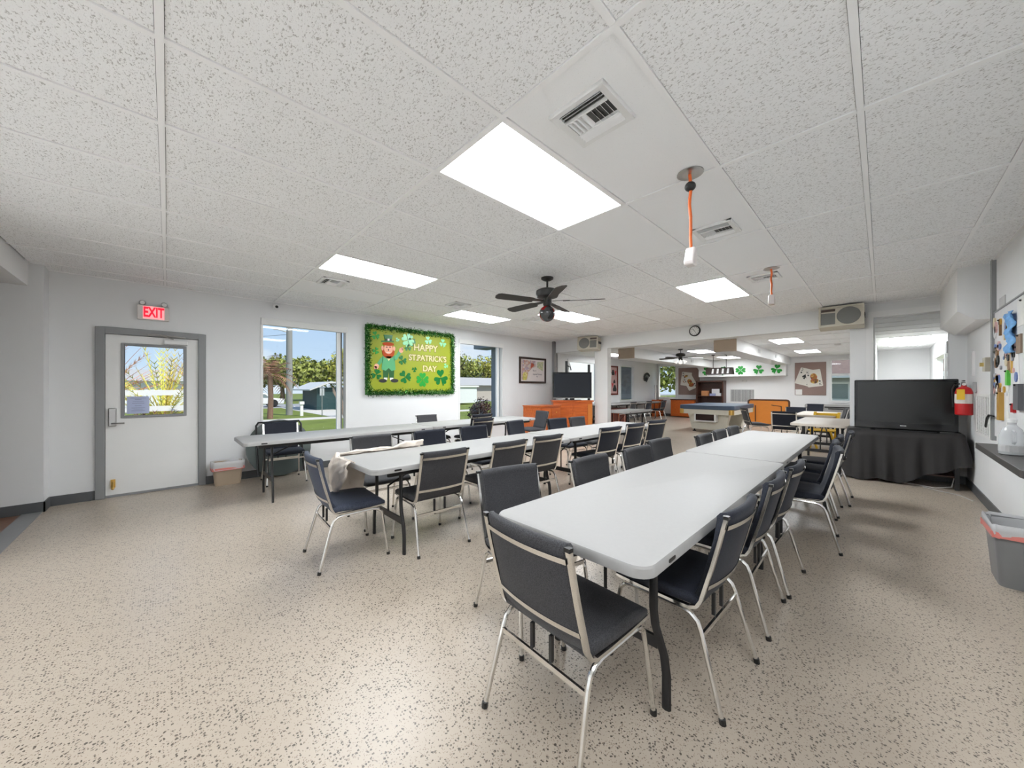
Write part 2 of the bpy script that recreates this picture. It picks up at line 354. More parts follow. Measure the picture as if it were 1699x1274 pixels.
# baseboards
struct('baseboard_left', MB().box(-2.17, DOOR[0], YL - .012, YL, 0, .11).box(DOOR[1], 7.0, YL - .012, YL, 0, .11), BASEB, 'dark grey rubber baseboard under the windows', 'baseboard')
struct('baseboard_pier', MB().box(-7, -2.164, 4.988, 5.0, 0, .11).box(-2.176, -2.164, 4.988, YL - .012, 0, .11), BASEB, 'dark grey baseboard around the wall step', 'baseboard')
struct('baseboard_right', MB().box(-7, XB, YR, YR + .012, 0, .11), BASEB, 'dark grey baseboard under the counter', 'baseboard')
struct('baseboard_beam', MB().box(XB - .012, XB, YR + .012, -.93, 0, .11), BASEB, 'dark baseboard beside the doorway', 'baseboard')
struct('baseboard_far', MB().box(XF - .012, XF, -1.1, YF - .012, 0, .11).box(7.05, XF, YF - .012, YF, 0, .11), BASEB, 'dark baseboard along the far room walls', 'baseboard')
# trims
struct('trim_corner', MB().box(5.03, 5.10, YR, YR + .03, .80, H), GREYTRIM, 'grey vertical trim strip beside the notice board', 'trim')
struct('trim_pipe', MB().box(6.79, 6.88, YL - .07, YL, 0, H), GREYTRIM, 'grey pipe casing in the corner beside the window wall', 'trim')
struct('trim_doorway', MB().box(XB - .015, XB, -1.96, -1.14, 2.46, 2.55).box(XB - .015, XB, -1.2, -1.12, .80, 2.46).box(XB - .03, XB + .2, -1.96, -1.19, .77, .80), WALLF, 'pale casing around the opening behind the television', 'trim')

# ------------------------------------------------------------------ ceiling: tiles, T grid, panels, vents
TX, TY = 1.2192, .6096
PAN = {(0, 0), (0, 4), (2, 6), (3, 4), (3, 0)}
mb = MB(); SM = {(0, -1), (1, -1), (2, -1), (3, -1), (1, 0), (0, 6)}
for i in range(-2, 6):
    for j in range(-4, 9):
        x0, x1 = max(i * TX, -2.28), min((i + 1) * TX, XB); y0, y1 = max(j * TY, YR), min((j + 1) * TY, YL)
        if x1 - x0 < .01 or y1 - y0 < .01 or (i, j) in PAN: continue
        g_ = .0148; mb.box(x0 + g_, x1 - g_, y0 + g_, y1 - g_, H, H + .015, mi=1 if (i, j) in SM else 0)
mb.box(-7.1, XB, YR, YL, H + .016, H + .1, mi=2)  # dark slab over the tiles; its colour gives the gaps a shadow line
struct('ceiling', mb, [TILE, TILES, mat('gap_shadow', (.06, .06, .06), .9)], 'white suspended ceiling of fissured tiles', 'ceiling')
mb = MB(); hw = .013
for i in range(-2, 6):
    x = i * TX
    if x > -2.27: mb.box(x - hw, x + hw, YR, YL, H - .007, H + .01)
for j in range(-3, 9):
    y = j * TY
    mb.box(-2.28, XB, y - hw, y + hw, H - .0065, H + .01)
mb.box(-2.28, XB, YL - .025, YL, H - .008, H).box(-2.28, XB, YR, YR + .025, H - .008, H).box(XB - .025, XB, YR, YL, H - .008, H)
struct('trim_ceiling_grid', mb, TBAR, 'white metal grid between the ceiling tiles', 'ceiling grid')
struct('ceiling_back', MB().box(-7.1, -2.46, YR, 5.0, H, H + .05), TILES, 'ceiling of the space beyond the left header', 'ceiling')
mb = MB(); mb.box(7.05, XF, -1.2, YF, HF, HF + .1)
struct('ceiling_far', mb, TILES, 'white ceiling of the far games room', 'ceiling')
mb = MB()
for x in [7.05 + 1.22 * k for k in range(8)]: mb.box(x - .012, x + .012, -1.1, YF, HF - .005, HF)
for y in [.08 + .61 * k for k in range(-1, 11)]: mb.box(7.05, XF, y - .012, y + .012, HF - .005, HF)
struct('trim_far_grid', mb, TBAR, 'white ceiling grid of the far room', 'ceiling grid')
struct('ceiling_side', MB().box(7.05, 14, -2.3, -1.2, 2.45, 2.55), TILES, 'white ceiling of the side room', 'ceiling')
mb = MB()
for x in [7.6 + .61 * k for k in range(10)]: mb.box(x - .012, x + .012, -2.2, -1.2, 2.443, 2.45)
struct('trim_side_grid', mb, TBAR, 'ceiling grid of the side room', 'ceiling grid')

def panel(x0, x1, y0, y1, z, label, group, power=13):
    t = empty('ceiling_light', ((x0 + x1) / 2, (y0 + y1) / 2, z), 0, label, 'ceiling light', group)
    a, b = (x1 - x0) / 2, (y1 - y0) / 2; f = .022
    mb = MB()
    mb.box(-a, a, -b, -b + f, -.006, .05).box(-a, a, b - f, b, -.006, .05).box(-a, -a + f, -b + f, b - f, -.006, .05).box(a - f, a, -b + f, b - f, -.006, .05).box(-a, a, -b, b, .05, .06)
    obj('frame', mb, TBAR, t)
    obj('diffuser', MB().box(-a + f, a - f, -b + f, b - f, .0, .012), PANEL(power), t)
for (i, j), lb in {(0, 0): 'large bright ceiling panel nearest the viewer beside the big air vent', (0, 4): 'bright ceiling panel above the space in front of the first window',
                   (2, 6): 'bright ceiling panel near the green notice board wall', (3, 4): 'bright ceiling panel directly behind the black ceiling fan',
                   (3, 0): 'bright ceiling panel to the right of the fan between two hanging cords'}.items():
    panel(i * TX, (i + 1) * TX, j * TY, (j + 1) * TY, H, lb, 'ceiling panels of the front room', {(0, 0): 11, (0, 4): 14, (2, 6): 16, (3, 4): 17, (3, 0): 23}[(i, j)])
for x0, x1, y0, y1, lb in ((9.7, 10.92, .09, .69, 'nearest ceiling panel of the far room seen right of the ductwork'), (13.45, 14.67, .09, .69, 'far room ceiling panel further back right of the ductwork'),
                           (11.0, 12.2, 2.5, 3.1, 'far room ceiling panel behind the small ceiling fan'), (14.2, 15.4, 2.57, 3.17, 'far room ceiling panel above the pool lamp'),
                           (10.0, 11.2, 5.15, 5.75, 'far room ceiling panel just right of the white pillar')):
    panel(x0, x1, y0, y1, HF - .004, lb, 'ceiling panels of the far room', 13)
panel(10.2, 12.6, -2.0, -1.4, 2.444, 'ceiling panel of the side room seen through the opening', 'ceiling panels of the far room', 8)
for x0, x1, y0, y1, lb in ((-1.19, -.02, -1.82, -1.23, 'ceiling panel added straight above the viewer, out of view'),):
    panel(x0, x1, y0, y1, H - .013, lb, 'ceiling panels of the front room', 8)  # added fill panel overhead, outside the frame
for x, y in ((-3.7, -1.2), (-3.7, .5), (-3.7, 2.2), (-5.6, -1.2), (-5.6, .5), (-5.6, 2.2)):
    panel(x - .61, x + .61, y - .3, y + .3, H - .004, 'unseen ceiling panel added behind the viewer to brighten the front room', 'added ceiling panels behind the viewer', BACK_FILL_POWER)  # added panels, out of view, to lift the walls and ceiling

def vent(x, y, s, z, label):
    t = empty('air_vent', (x, y, z), 0, label, 'air vent', 'ceiling air vents')
    h = s / 2; f = s * .12
    mb = MB()
    # frame with a sloped inner lip
    for a in range(4):
        q = Matrix.Rotation(a * PI / 2, 4, 'Z'); k = MB().prism([(-h, -.012), (-h + .004, -.02), (-h + f, -.014), (-h + f, 0), (-h, 0)], 'y', -h, h).move(q); mb.add(k.v, k.f)
    obj('frame', mb, WHITE, t)
    obj('backing', MB().box(-h + f, h - f, -h + f, h - f, -.004, -.001), mat('vent_inside', (.10, .10, .095), .8), t)
    g = h - f; c = g * .48
    mb = MB()
    def slat(p0, p1, nx, ny):   # a thin tilted blade between two points, leaning towards (nx,ny)
        w_ = g * .2
        mb.add([(p0[0], p0[1], -.004), (p1[0], p1[1], -.004), (p1[0] + nx * w_, p1[1] + ny * w_, -.022), (p0[0] + nx * w_, p0[1] + ny * w_, -.022),
                (p0[0], p0[1], -.0055), (p1[0], p1[1], -.0055), (p1[0] + nx * w_, p1[1] + ny * w_, -.0235), (p0[0] + nx * w_, p0[1] + ny * w_, -.0235)],
               [(0, 1, 2, 3), (7, 6, 5, 4), (0, 4, 5, 1), (1, 5, 6, 2), (2, 6, 7, 3), (3, 7, 4, 0)])
    for k in range(3):
        d = g * (.55 + .17 * k)
        slat((-d, -g), (-d, g), -.6, 0); slat((d, -g), (d, g), .6, 0)
    for k in range(4):
        d = g * (.12 + .22 * k)
        slat((-c, d), (c, d), 0, .6); slat((-c, -d), (c, -d), 0, -.6)
    mb.box(-c - .004, -c + .004, -g, g, -.02, -.004).box(c - .004, c + .004, -g, g, -.02, -.004)
    obj('louvres', mb, TBAR, t)
vent(.315, -.31, .30, H, 'large square air vent beside the nearest ceiling panel')
vent(2.165, -.325, .30, H, 'second air vent behind the nearer hanging orange cord')
vent(4.0, -.32, .30, H, 'small air vent behind the farther hanging orange cord')
vent(.305, 3.46, .30, H, 'air vent in front of the panel near the first window')
vent(2.167, 3.38, .30, H, 'air vent near the panel above the green notice board')
vent(3.97, 3.39, .30, H, 'air vent partly hidden behind the fan globe')

# ------------------------------------------------------------------ windows and doors
def window(n, x0, x1, z0, z1, y, label, mull=True):
    t = empty('window_%d' % n, ((x0 + x1) / 2, y, z0), 0, label, 'window', None, 'structure')
    a = (x1 - x0) / 2; h = z1 - z0; f = .05
    mb = MB().box(-a, -a + f * .6, -.01, .12, 0, h).box(a - f * .6, a, -.01, .12, 0, h).box(-a, a, .02, .12, 0, f).box(-a, a, .02, .12, h - f, h)
    obj('window_frame', mb, WHITE, t)
    obj('roller_blind', MB().box(-a, a, -.02, .06, h - .10, h), WHITE, t, bevel=.008)
    if mull:
        obj('mullion', MB().box(a - .16, a - .10, .05, .11, f, h - f), WHITE, t)
        obj('side_jamb', MB().box(a - .10, a - .06, .09, .13, f, h - f), GREYTRIM, t)
    obj('window_sill', MB().box(-a - .06, a + .06, -.06, .10, -.05, 0), WHITE, t, bevel=.006)
    obj('pane', MB().box(-a + f * .6, a - f * .6, .075, .081, f, h - f), GLASS, t)
window(1, *W1, YL, 'large window with a view of a lawn and a utility pole')
window(2, *W2, YL, 'second window with a view of a white trailer and a grey outside wall')
def window_simple(n, axis, c, a0, a1, z0, z1, label, bar=False):
    t = empty('window_%d' % n, (0, 0, 0), 0, label, 'window', None, 'structure'); f = .07
    def B(mb, p0, p1, d0, d1, q0, q1): return mb.box(p0, p1, d0, d1, q0, q1) if axis == 'y' else mb.box(d0, d1, p0, p1, q0, q1)
    mb = MB(); B(mb, a0 - .05, a0 + .03, c - .03, c + .1, z0 - .05, z1 + .05); B(mb, a1 - .03, a1 + .05, c - .03, c + .1, z0 - .05, z1 + .05)
    B(mb, a0 + .03, a1 - .03, c - .03, c + .1, z0 - .05, z0 + .04); B(mb, a0 + .03, a1 - .03, c - .03, c + .1, z1 - .04, z1 + .05)
    if bar: B(mb, a0 + .03, a1 - .03, c + .02, c + .08, 1.80, 1.88)
    obj('window_frame', mb, WHITE, t)
    mb = MB(); B(mb, a0 + .03, a1 - .03, c + .05, c + .056, z0 + .04, z1 - .04); obj('pane', mb, GLASS, t)
window_simple(3, 'y', YF, *FW0, 'bright far room window behind the wall television')
window_simple(4, 'y', YF, *FW1, 'narrow far room window with blue grey shade')
window_simple(5, 'x', XF, *EW0, 'end wall window full of green leaves')
window_simple(6, 'x', XF, *EW1, 'end wall window showing a neighbouring roof', True)
tag(obj('window_shade', MB().box(12.93, 14.02, YF + .075, YF + .09, .85, 2.28), mat('blue_grey_shade', (.17, .21, .26), .6, var=.25, vscale=3)), 'blue grey shade hanging behind the narrow far window', 'shade')

t = empty('door_1', (-1.32, YL, 0), 0, 'pale grey exit door with a glass pane and a lever lock', 'door', None, 'structure')
a = .51; f = .078
obj('door_frame', MB().box(-a, -a + f, -.03, .12, 0, 2.09).box(a - f, a, -.03, .12, 0, 2.09).box(-a + f, a - f, -.03, .12, 2.09 - f, 2.09), GREYTRIM, t, bevel=.006)
lx0, lx1 = -a + f + .004, a - f - .004
gx0, gx1, gz0, gz1 = -.27, .28, 1.0, 1.88
leaf = MB().box(lx0, gx0, .01, .055, .012, 2.008).box(gx1, lx1, .01, .055, .012, 2.008).box(gx0, gx1, .01, .055, .012, gz0).box(gx0, gx1, .01, .055, gz1, 2.008)
lf = obj('door_leaf', leaf, DOORP, t)
b = .03
obj('window_frame', MB().box(gx0 - b, gx0, 0, .06, gz0 - b, gz1 + b).box(gx1, gx1 + b, 0, .06, gz0 - b, gz1 + b).box(gx0, gx1, 0, .06, gz0 - b, gz0).box(gx0, gx1, 0, .06, gz1, gz1 + b), GREYTRIM, lf, bevel=.004)
obj('pane', MB().box(gx0, gx1, .03, .035, gz0, gz1), GLASS, lf)
lk_ = obj('keypad_lock', MB().box(-.405, -.335, -.022, .01, .875, 1.10), STEEL, lf, bevel=.01)
mb = MB().tube([(-.37, -.02, .91), (-.37, -.055, .91), (-.36, -.062, .91), (-.265, -.062, .912)], .010, 8); obj('lever', mb, STEEL, lf, smooth=True)
mb = MB().tube([(.30, -.035, 2.02), (.05, -.06, 2.035), (-.06, -.045, 2.03)], .010, 6).tube([(.05, -.06, 2.035), (.18, -.04, 1.99)], .008, 6); obj('closer_arm', mb, STEEL, t)
obj('door_closer', MB().box(.09, .32, -.045, .01, 1.925, 1.975), WHITE, t, bevel=.006)
mb = MB().box(-.385, -.345, -.004, .01, .12, .22).tube([(-.365, -.004, .20), (-.365, -.03, .19), (-.365, -.04, .12)], .010, 8).sphere((-.365, -.04, .115), .015, 8); obj('door_stop', mb, BRASS, lf, smooth=True)
obj('door_sweep', MB().box(lx0, lx1, .0, .012, .004, .03), GREYTRIM, lf)
# notice taped to the pane
t = empty('notice', (-1.47, YL + .026, 1.02), 0, 'pale blue paper notice taped inside the door glass', 'notice')
obj('sheet', MB().box(-.10, .10, -.001, .001, 0, .22), mat('pale_blue_paper', (.50, .56, .78), .7), t)
mb = MB()
for k, (z, wd) in enumerate(((.195, .07), (.18, .03), (.15, .05), (.128, .055), (.10, .03), (.07, .06), (.055, .04), (.035, .06))): mb.box(-wd, wd, -.0018, -.0012, z, z + .005)
obj('text_lines', mb, mat('blue_ink', (.25, .28, .45), .7), t)

# exit sign
t = empty('exit_sign', (-1.33, YL, 2.22), 0, 'white emergency sign with red EXIT letters over the door', 'exit sign')
obj('housing', MB().box(-.148, .148, -.055, 0, 0, .185), mat('sign_white', (.72, .69, .66), .5), t, bevel=.008)
obj('lit_face', MB().box(-.095, .10, -.059, -.055, .015, .172), mat('sign_pink', (.8, .25, .25), .5, emit=(1, .34, .36), estr=.75), t)
obj('letters', wall_text(textmesh('EXIT', .172, .002, bold=.006).move(Matrix.Diagonal((.54, 1, 1, 1))), .003, -.061, .092), mat('sign_red', (.7, .01, .03), .5, emit=(.9, .01, .05), estr=.55), t)
for sx_ in (-1, 1):
    hd = obj('lamp_head', MB().lathe([(.012, .03), (.028, .02), (.032, -.012), (.026, -.02)], (sx_ * .10, -.03, .212), 14, axis='y'), STEEL, t, smooth=True)
    obj('lamp_lens', MB().lathe([(.0245, -.021), (.018, -.025)], (sx_ * .10, -.03, .212), 14, axis='y'), WHITE, hd)
    obj('stalk', MB().tube([(sx_ * .10, -.03, .18), (sx_ * .10, -.03, .19)], .008, 6), STEEL, t)

def dome_camera(x, y, z, face, label):
    t = empty('security_camera', (x, y, z), face, label, 'security camera', 'security cameras')
    obj('mount', MB().box(-.035, .035, -.03, 0, -.035, .035), WHITE, t, bevel=.006)
    hd = obj('body', MB().sphere((0, -.065, -.01), .042, 10), WHITE, t, smooth=True)
    obj('lens', MB().lathe([(.022, -.104), (.016, -.112)], (0, 0, -.012), 12, axis='y'), BLACKP, hd)
dome_camera(.02, YL, 2.61, 0, 'small white security camera under the ceiling left of the first window')
dome_camera(XF, 5.62, 2.5, -PI / 2, 'small dark security camera above the playing card board in the far room')

# ------------------------------------------------------------------ folding tables
def make_table(lx, wy, top, label, group, name='folding_table', loc=(0, 0, 0), rz=0, z=.745, inset=.38):
    t = empty(name, loc, rz, label, 'table', group); a, b = lx / 2, wy / 2
    mb = MB(); P = rrect(-a, a, -b, b, .07, 6); Q = rrect(-a + .012, a - .012, -b + .012, b - .012, .06, 6); P2 = rrect(-a + .006, a - .006, -b + .006, b - .006, .065, 6)
    n = len(P); rings = [(Q, z - .045), (P, z - .042), (P, z - .010), (P2, z - .002), (Q, z - .0015), (rrect(-a + .016, a - .016, -b + .016, b - .016, .056, 6), z)]
    vs = [(x, y, zz) for rg, zz in rings for x, y in rg]; fs = []
    for i in range(len(rings) - 1):
        for k in range(n): fs.append((i * n + k, i * n + (k + 1) % n, (i + 1) * n + (k + 1) % n, (i + 1) * n + k))
    fs += [tuple(range(n))[::-1], tuple(range((len(rings) - 1) * n, len(rings) * n))]
    tp = obj('tabletop', MB().add(vs, fs), top, t, smooth=True)
    for sx_, sy in ((-1, -1), (1, 1), (-1, 1), (1, -1)):
        obj('edge_slot', MB().prism(rrect(sx_ * (a - .20) - .03, sx_ * (a - .20) + .03, z - .032, z - .018, .006, 3), 'y', sy * b - .0015, sy * b + .0015), BLACKP, tp)
    for sy in (-1, 1): obj('rail', MB().box(-a + .15, a - .15, sy * (b - .07) - .012, sy * (b - .07) + .012, z - .085, z - .044), BLACKM, t)
    for sx_ in (-1, 1):
        x = sx_ * (a - inset)
        for sy in (-1, 1):
            y = sy * (b - .15)
            pts = [(x, y, z - .06), (x, y, .40), (x, y + sy * .008, .33), (x - sx_ * .0, y + sy * .045, .22), (x, y + sy * .055, .14), (x, y + sy * .055, .0)]
            obj('leg', MB().tube(pts, .017, 8, flat=(1.15, .8)), BLACKM, t, smooth=True)
        obj('crossbar', MB().box(x - .008, x + .008, -b + .13, b - .13, .235, .285), BLACKM, t)
        obj('top_bar', MB().tube([(x, -b + .07, z - .065), (x, b - .07, z - .065)], .013, 6), BLACKM, t)
        obj('brace', MB().tube([(sx_ * (a - .95), 0, z - .06), (sx_ * (a - inset - .24), 0, z - .13), (x, 0, .50), (x, 0, .26)], .009, 6), BLACKM, t)
    return t
G1 = 'white folding tables in long rows'
tb = make_table(2.44, .765, TABLEW, 'white folding table nearest the viewer in the right hand row', G1, loc=(1.16, -.38, 0))
def tdup(x, y, lb, src=None): return dup(src or tb, (x, y, 0), 0, lb)
tdup(3.612, -.36, 'white folding table forming the far half of the right hand row')
tb2 = make_table(2.44, .765, TABLEW, 'white folding table with a plastic sheet over its corner, near half of the middle row', G1, loc=(1.11, 1.66, 0), z=.738, inset=.30)
tdup(3.56, 1.685, 'white folding table forming the far half of the middle row', tb2)
tdup(.62, 3.93, 'white folding table in front of the first window, starting beside the door', tb2)
tdup(3.07, 3.97, 'white folding table below the second window reaching towards the orange dresser', tb2)

# ------------------------------------------------------------------ chairs
def make_chair(fab, label, loc, rz):
    t = empty('stacking_chair', loc, rz, label, 'chair', None)
    # seat cushion: profile in x,z swept over y with rounded front
    def strip(prof, ys, yoff=lambda y: 0, inset=.012):
        """closed x-z profile lofted across y; ends slightly inset for a soft edge"""
        n = len(prof); cx = sum(p[0] for p in prof) / n; cz = sum(p[1] for p in prof) / n; vs = []; fs = []
        L_ = [(ys[0], .93)] + [(y, 1) for y in ys[1:-1]] + [(ys[-1], .93)]
        for y, sc in L_:
            for x, z in prof: vs.append((x + yoff(y) + (0 if sc == 1 else (0.004 if x < cx else -.004)), y, cz + (z - cz) * (1 if sc == 1 else .8) if abs(z - cz) < .05 else z))
        for i in range(len(L_) - 1):
            for k in range(n): fs.append((i * n + k, i * n + (k + 1) % n, (i + 1) * n + (k + 1) % n, (i + 1) * n + k))
        fs += [tuple(range(n))[::-1], tuple(range((len(L_) - 1) * n, len(L_) * n))]
        return MB().add(vs, fs)
    seat = [(-.165, .418), (-.165, .45), (-.12, .462), (0, .466), (.14, .462), (.20, .452), (.228, .435), (.232, .415), (.215, .405), (0, .408)]
    ys = [-.225, -.213, -.1, 0, .1, .213, .225]
    obj('seat', strip(seat, ys), fab, t, smooth='all')
    # backrest: follows the back frame, bowed to the rear at mid width
    C_ = [(-.155, .435), (-.185, .50), (-.213, .60), (-.238, .70), (-.262, .80)]
    front = [(x + .030, z) for x, z in C_]; rear = [(x - .006, z) for x, z in C_]
    prof = rear[:1] + rear[1:] + [(-.272, .822), (-.262, .834), (-.245, .832), (-.231, .815)] + front[::-1][0:] + [(-.135, .428)]
    ysb = [-.205, -.195, -.13, -.065, 0, .065, .13, .195, .205]
    bow = lambda y: -.022 * (1 - (y / .205) ** 2)
    bk = obj('backrest', strip(prof, ysb, bow), fab, t, smooth='all')
    for z0, z1, xx in ((.766, .786, -.2605), (.493, .513, -.187)):
        mb = MB()
        for i in range(12):
            ya, yb = -.207 + .414 * i / 12, -.207 + .414 * (i + 1) / 12; xa, xb = xx - .0075 + bow(ya), xx - .0075 + bow(yb); sl = -.005
            mb.add([(xa, ya, z0), (xb, yb, z0), (xb + sl, yb, z1), (xa + sl, ya, z1), (xa + .004, ya, z0), (xb + .004, yb, z0), (xb + sl + .004, yb, z1), (xa + sl + .004, ya, z1)], [(0, 1, 2, 3), (7, 6, 5, 4), (3, 2, 6, 7), (0, 4, 5, 1)])
        obj('back_strip', mb, CHROME, bk)
    for s in (-1, 1):
        y = s * .218
        fr = [(-.268, y, .822), (-.240, y, .70), (-.215, y, .60), (-.187, y, .50), (-.172, y, .445), (-.155, y, .415), (-.125, y, .402), (-.05, y, .400), (.10, y, .402), (.225, y, .408)]
        fo = obj('frame_rail', MB().tube(fr, .0125, 4, flat=(1.25, .75)), CHROME, t)
        obj('end_cap', MB().box(-.278, -.258, y - .012, y + .012, .815, .829), BLACKP, fo)
        for nm, pts in (('rear', [(.04, y, .385), (-.09, y, .385), (-.130, y + s * .002, .378), (-.158, y + s * .003, .355), (-.172, y + s * .004, .32), (-.258, y + s * .022, .012)]),
                        ('front', [(.04, y, .385), (.13, y, .387), (.175, y + s * .002, .380), (.200, y + s * .003, .355), (.208, y + s * .004, .32), (.246, y + s * .022, .012)])):
            lg = obj('leg', MB().tube(pts, .0105, 8), CHROME, t, smooth=True)
            e = pts[-1]; obj('foot_cap', MB().tube([(e[0], e[1], .022), (e[0] + (e[0] - pts[-2][0]) * .04, e[1], 0)], .0135, 8), BLACKP, lg)
    for x, z in ((-.178, .305), (.203, .352)):
        obj('stretcher', MB().box(x - .005, x + .005, -.222, .222, z - .010, z + .010), CHROME, t)
    for y in (-.05, .05): obj('bracket', MB().box(-.172, -.158, y - .007, y + .007, .314, .412), BLACKM, t)
    return t
G_ = 'chairs along the right hand table row'; GM = 'chairs along the middle table row'; GJ = 'chairs along the window side table row'; GF = 'chairs in the far games room'
CH = [  # x, y, yaw, fabric, label, group
 (.02, -.39, -3, 'g', 'charcoal chair at the near end of the closest table, back turned to the viewer', G_),
 (.36, .13, -102, 'g', 'charcoal chair left of the closest table corner, its seat half under the table', G_),
 (1.09, -.04, -91, 'g', 'charcoal chair second from the near corner on the left side of the closest table', G_),
 (1.74, -.08, -92, 'g', 'charcoal chair third from the near corner on the left side of the right hand row', G_),
 (2.37, .0, -93, 'g', 'charcoal chair fourth along the left side of the right hand row', G_),
 (3.12, -.18, -90, 'g', 'charcoal chair fifth along the left side of the right hand row, past the gap', G_),
 (3.70, -.17, -90, 'g', 'charcoal chair sixth along the left side of the right hand row', G_),
 (4.27, -.17, -90, 'g', 'charcoal chair farthest along the left side of the right hand row', G_),
 (.66, -.60, 88, 'n', 'navy chair first on the right side of the closest table, back nearest the viewer', G_),
 (1.36, -.61, 91, 'n', 'navy chair second on the right side of the closest table', G_),
 (1.93, -.63, 88, 'n', 'navy chair third on the right side of the closest table', G_),
 (2.93, -.78, 96, 'n', 'navy chair fourth on the right side, pulled out with its seat in sight', G_),
 (3.47, -.72, 92, 'n', 'navy chair fifth on the right side of the right hand row', G_),
 (4.06, -.72, 90, 'n', 'navy chair sixth on the right side of the right hand row', G_),
 (4.65, -.78, 90, 'n', 'navy chair last on the right side, in front of the draped television table', G_),
 (-.135, 1.72, -3, 'b', 'sheen tinted chair at the near end of the middle row, seen from its side', GM),
 (.49, 1.47, 87, 'g', 'charcoal chair first on the near side of the middle row, full back in view', GM),
 (1.22, 1.46, 90, 'g', 'charcoal chair second on the near side of the middle row', GM),
 (1.83, 1.48, 87, 'g', 'charcoal chair third on the near side of the middle row', GM),
 (3.08, 1.44, 84, 'n', 'navy chair fourth on the near side of the middle row, past the table joint', GM),
 (3.80, 1.45, 84, 'n', 'navy chair fifth on the near side of the middle row', GM),
 (4.55, 1.45, 78, 'n', 'dark chair at the far end of the near side of the middle row, standing alone', GM),
 (.40, 2.28, -93, 'g', 'charcoal chair behind the plastic sheet on the far side of the middle row', GM),
 (1.12, 2.26, -90, 'n', 'navy chair second on the far side of the middle row', GM),
 (1.80, 2.27, -92, 'n', 'navy chair third on the far side of the middle row', GM),
 (2.83, 2.46, -80, 'n', 'navy chair pushed back from the far side of the middle row', GM),
 (3.58, 2.27, -97, 'n', 'navy chair fifth on the far side of the middle row', GM),
 (4.12, 2.22, -90, 'g', 'grey chair last on the far side of the middle row beside the orange cabinet', GM),
 (.03, 4.70, -92, 'n', 'dark chair under the window row table in front of the folded round table', GJ),
 (2.42, 4.50, -90, 'g', 'grey chair on the window side of the window row between the two windows', GJ),
 (2.68, 3.62, 90, 'n', 'dark chair below the second window with another chair stacked on it', GJ),
 (4.72, 4.08, 168, 'g', 'grey chair facing the far end of the window row, in front of the orange dresser', GJ),
 (11.4, 5.35, 90, 'g', 'grey chair at the long far left table, nearest of the three there', GF),
 (12.7, 5.35, 88, 'n', 'middle chair of the three at the long far left table', GF),
 (14.1, 5.35, 90, 'n', 'dark chair at the far end of the long far left table', GF),
 (9.75, .95, -60, 'g', 'grey chair standing beside the pool table, seen from its side', GF),
 (8.95, .22, 3, 'n', 'black backed chair in front of the orange folded table', GF),
 (10.95, .32, 180, 'n', 'navy chair across the beige far table, facing the viewer', GF),
 (13.9, .25, 170, 'n', 'dark chair by the end wall under the right playing card board', GF),
 (11.2, -.42, 100, 'g', 'grey chair on the right side of the beige far table, nearer of two seen edgewise', GF),
 (12.4, -.48, 95, 'g', 'grey chair on the right side of the beige far table, farther of two seen edgewise', GF)]
SHEENF = fabric('sheen_fabric', (.030, .038, .062), (.062, .076, .115))  # window sheen on one chair, put into the cloth colour as blue
proto = {}
for x, y, a, k, lb, g in CH:
    if k not in proto:
        proto[k] = make_chair({'g': GREYF, 'n': NAVYF, 'b': SHEENF}[k], lb, (x, y, 0), R(a)); proto[k]['group'] = g
    else: dup(proto[k], (x, y, 0), R(a), lb, g)
dup(proto['n'], (2.66, 3.64, .075), R(90), 'dark chair stacked on top of another below the second window', GJ)

# folded round table leaning on the window wall
t = empty('round_folding_table', (.06, 4.96, .0), 0, 'dark round folding table leaning on the wall behind a chair', 'table')
M_ = Matrix.Translation((0, .14, .435)) @ Matrix.Rotation(R(-14), 4, 'X')
obj('tabletop', MB().lathe([(.40, -.02), (.43, -.012), (.43, .012), (.40, .02)], (0, 0, 0), 40, axis='y').move(Matrix.Translation((0, .02, 0)) @ M_), mat('dark_grey_green', (.075, .095, .09), .35), t, smooth=True)
mb = MB().tube([(-.30, -.05, -.40), (-.30, -.05, .33), (-.27, -.05, .38), (.27, -.05, .38), (.30, -.05, .33), (.30, -.05, -.40)], .013, 8).move(Matrix.Translation((0, .03, .01)) @ M_); obj('leg_frame', mb, BLACKM, t, smooth=True)

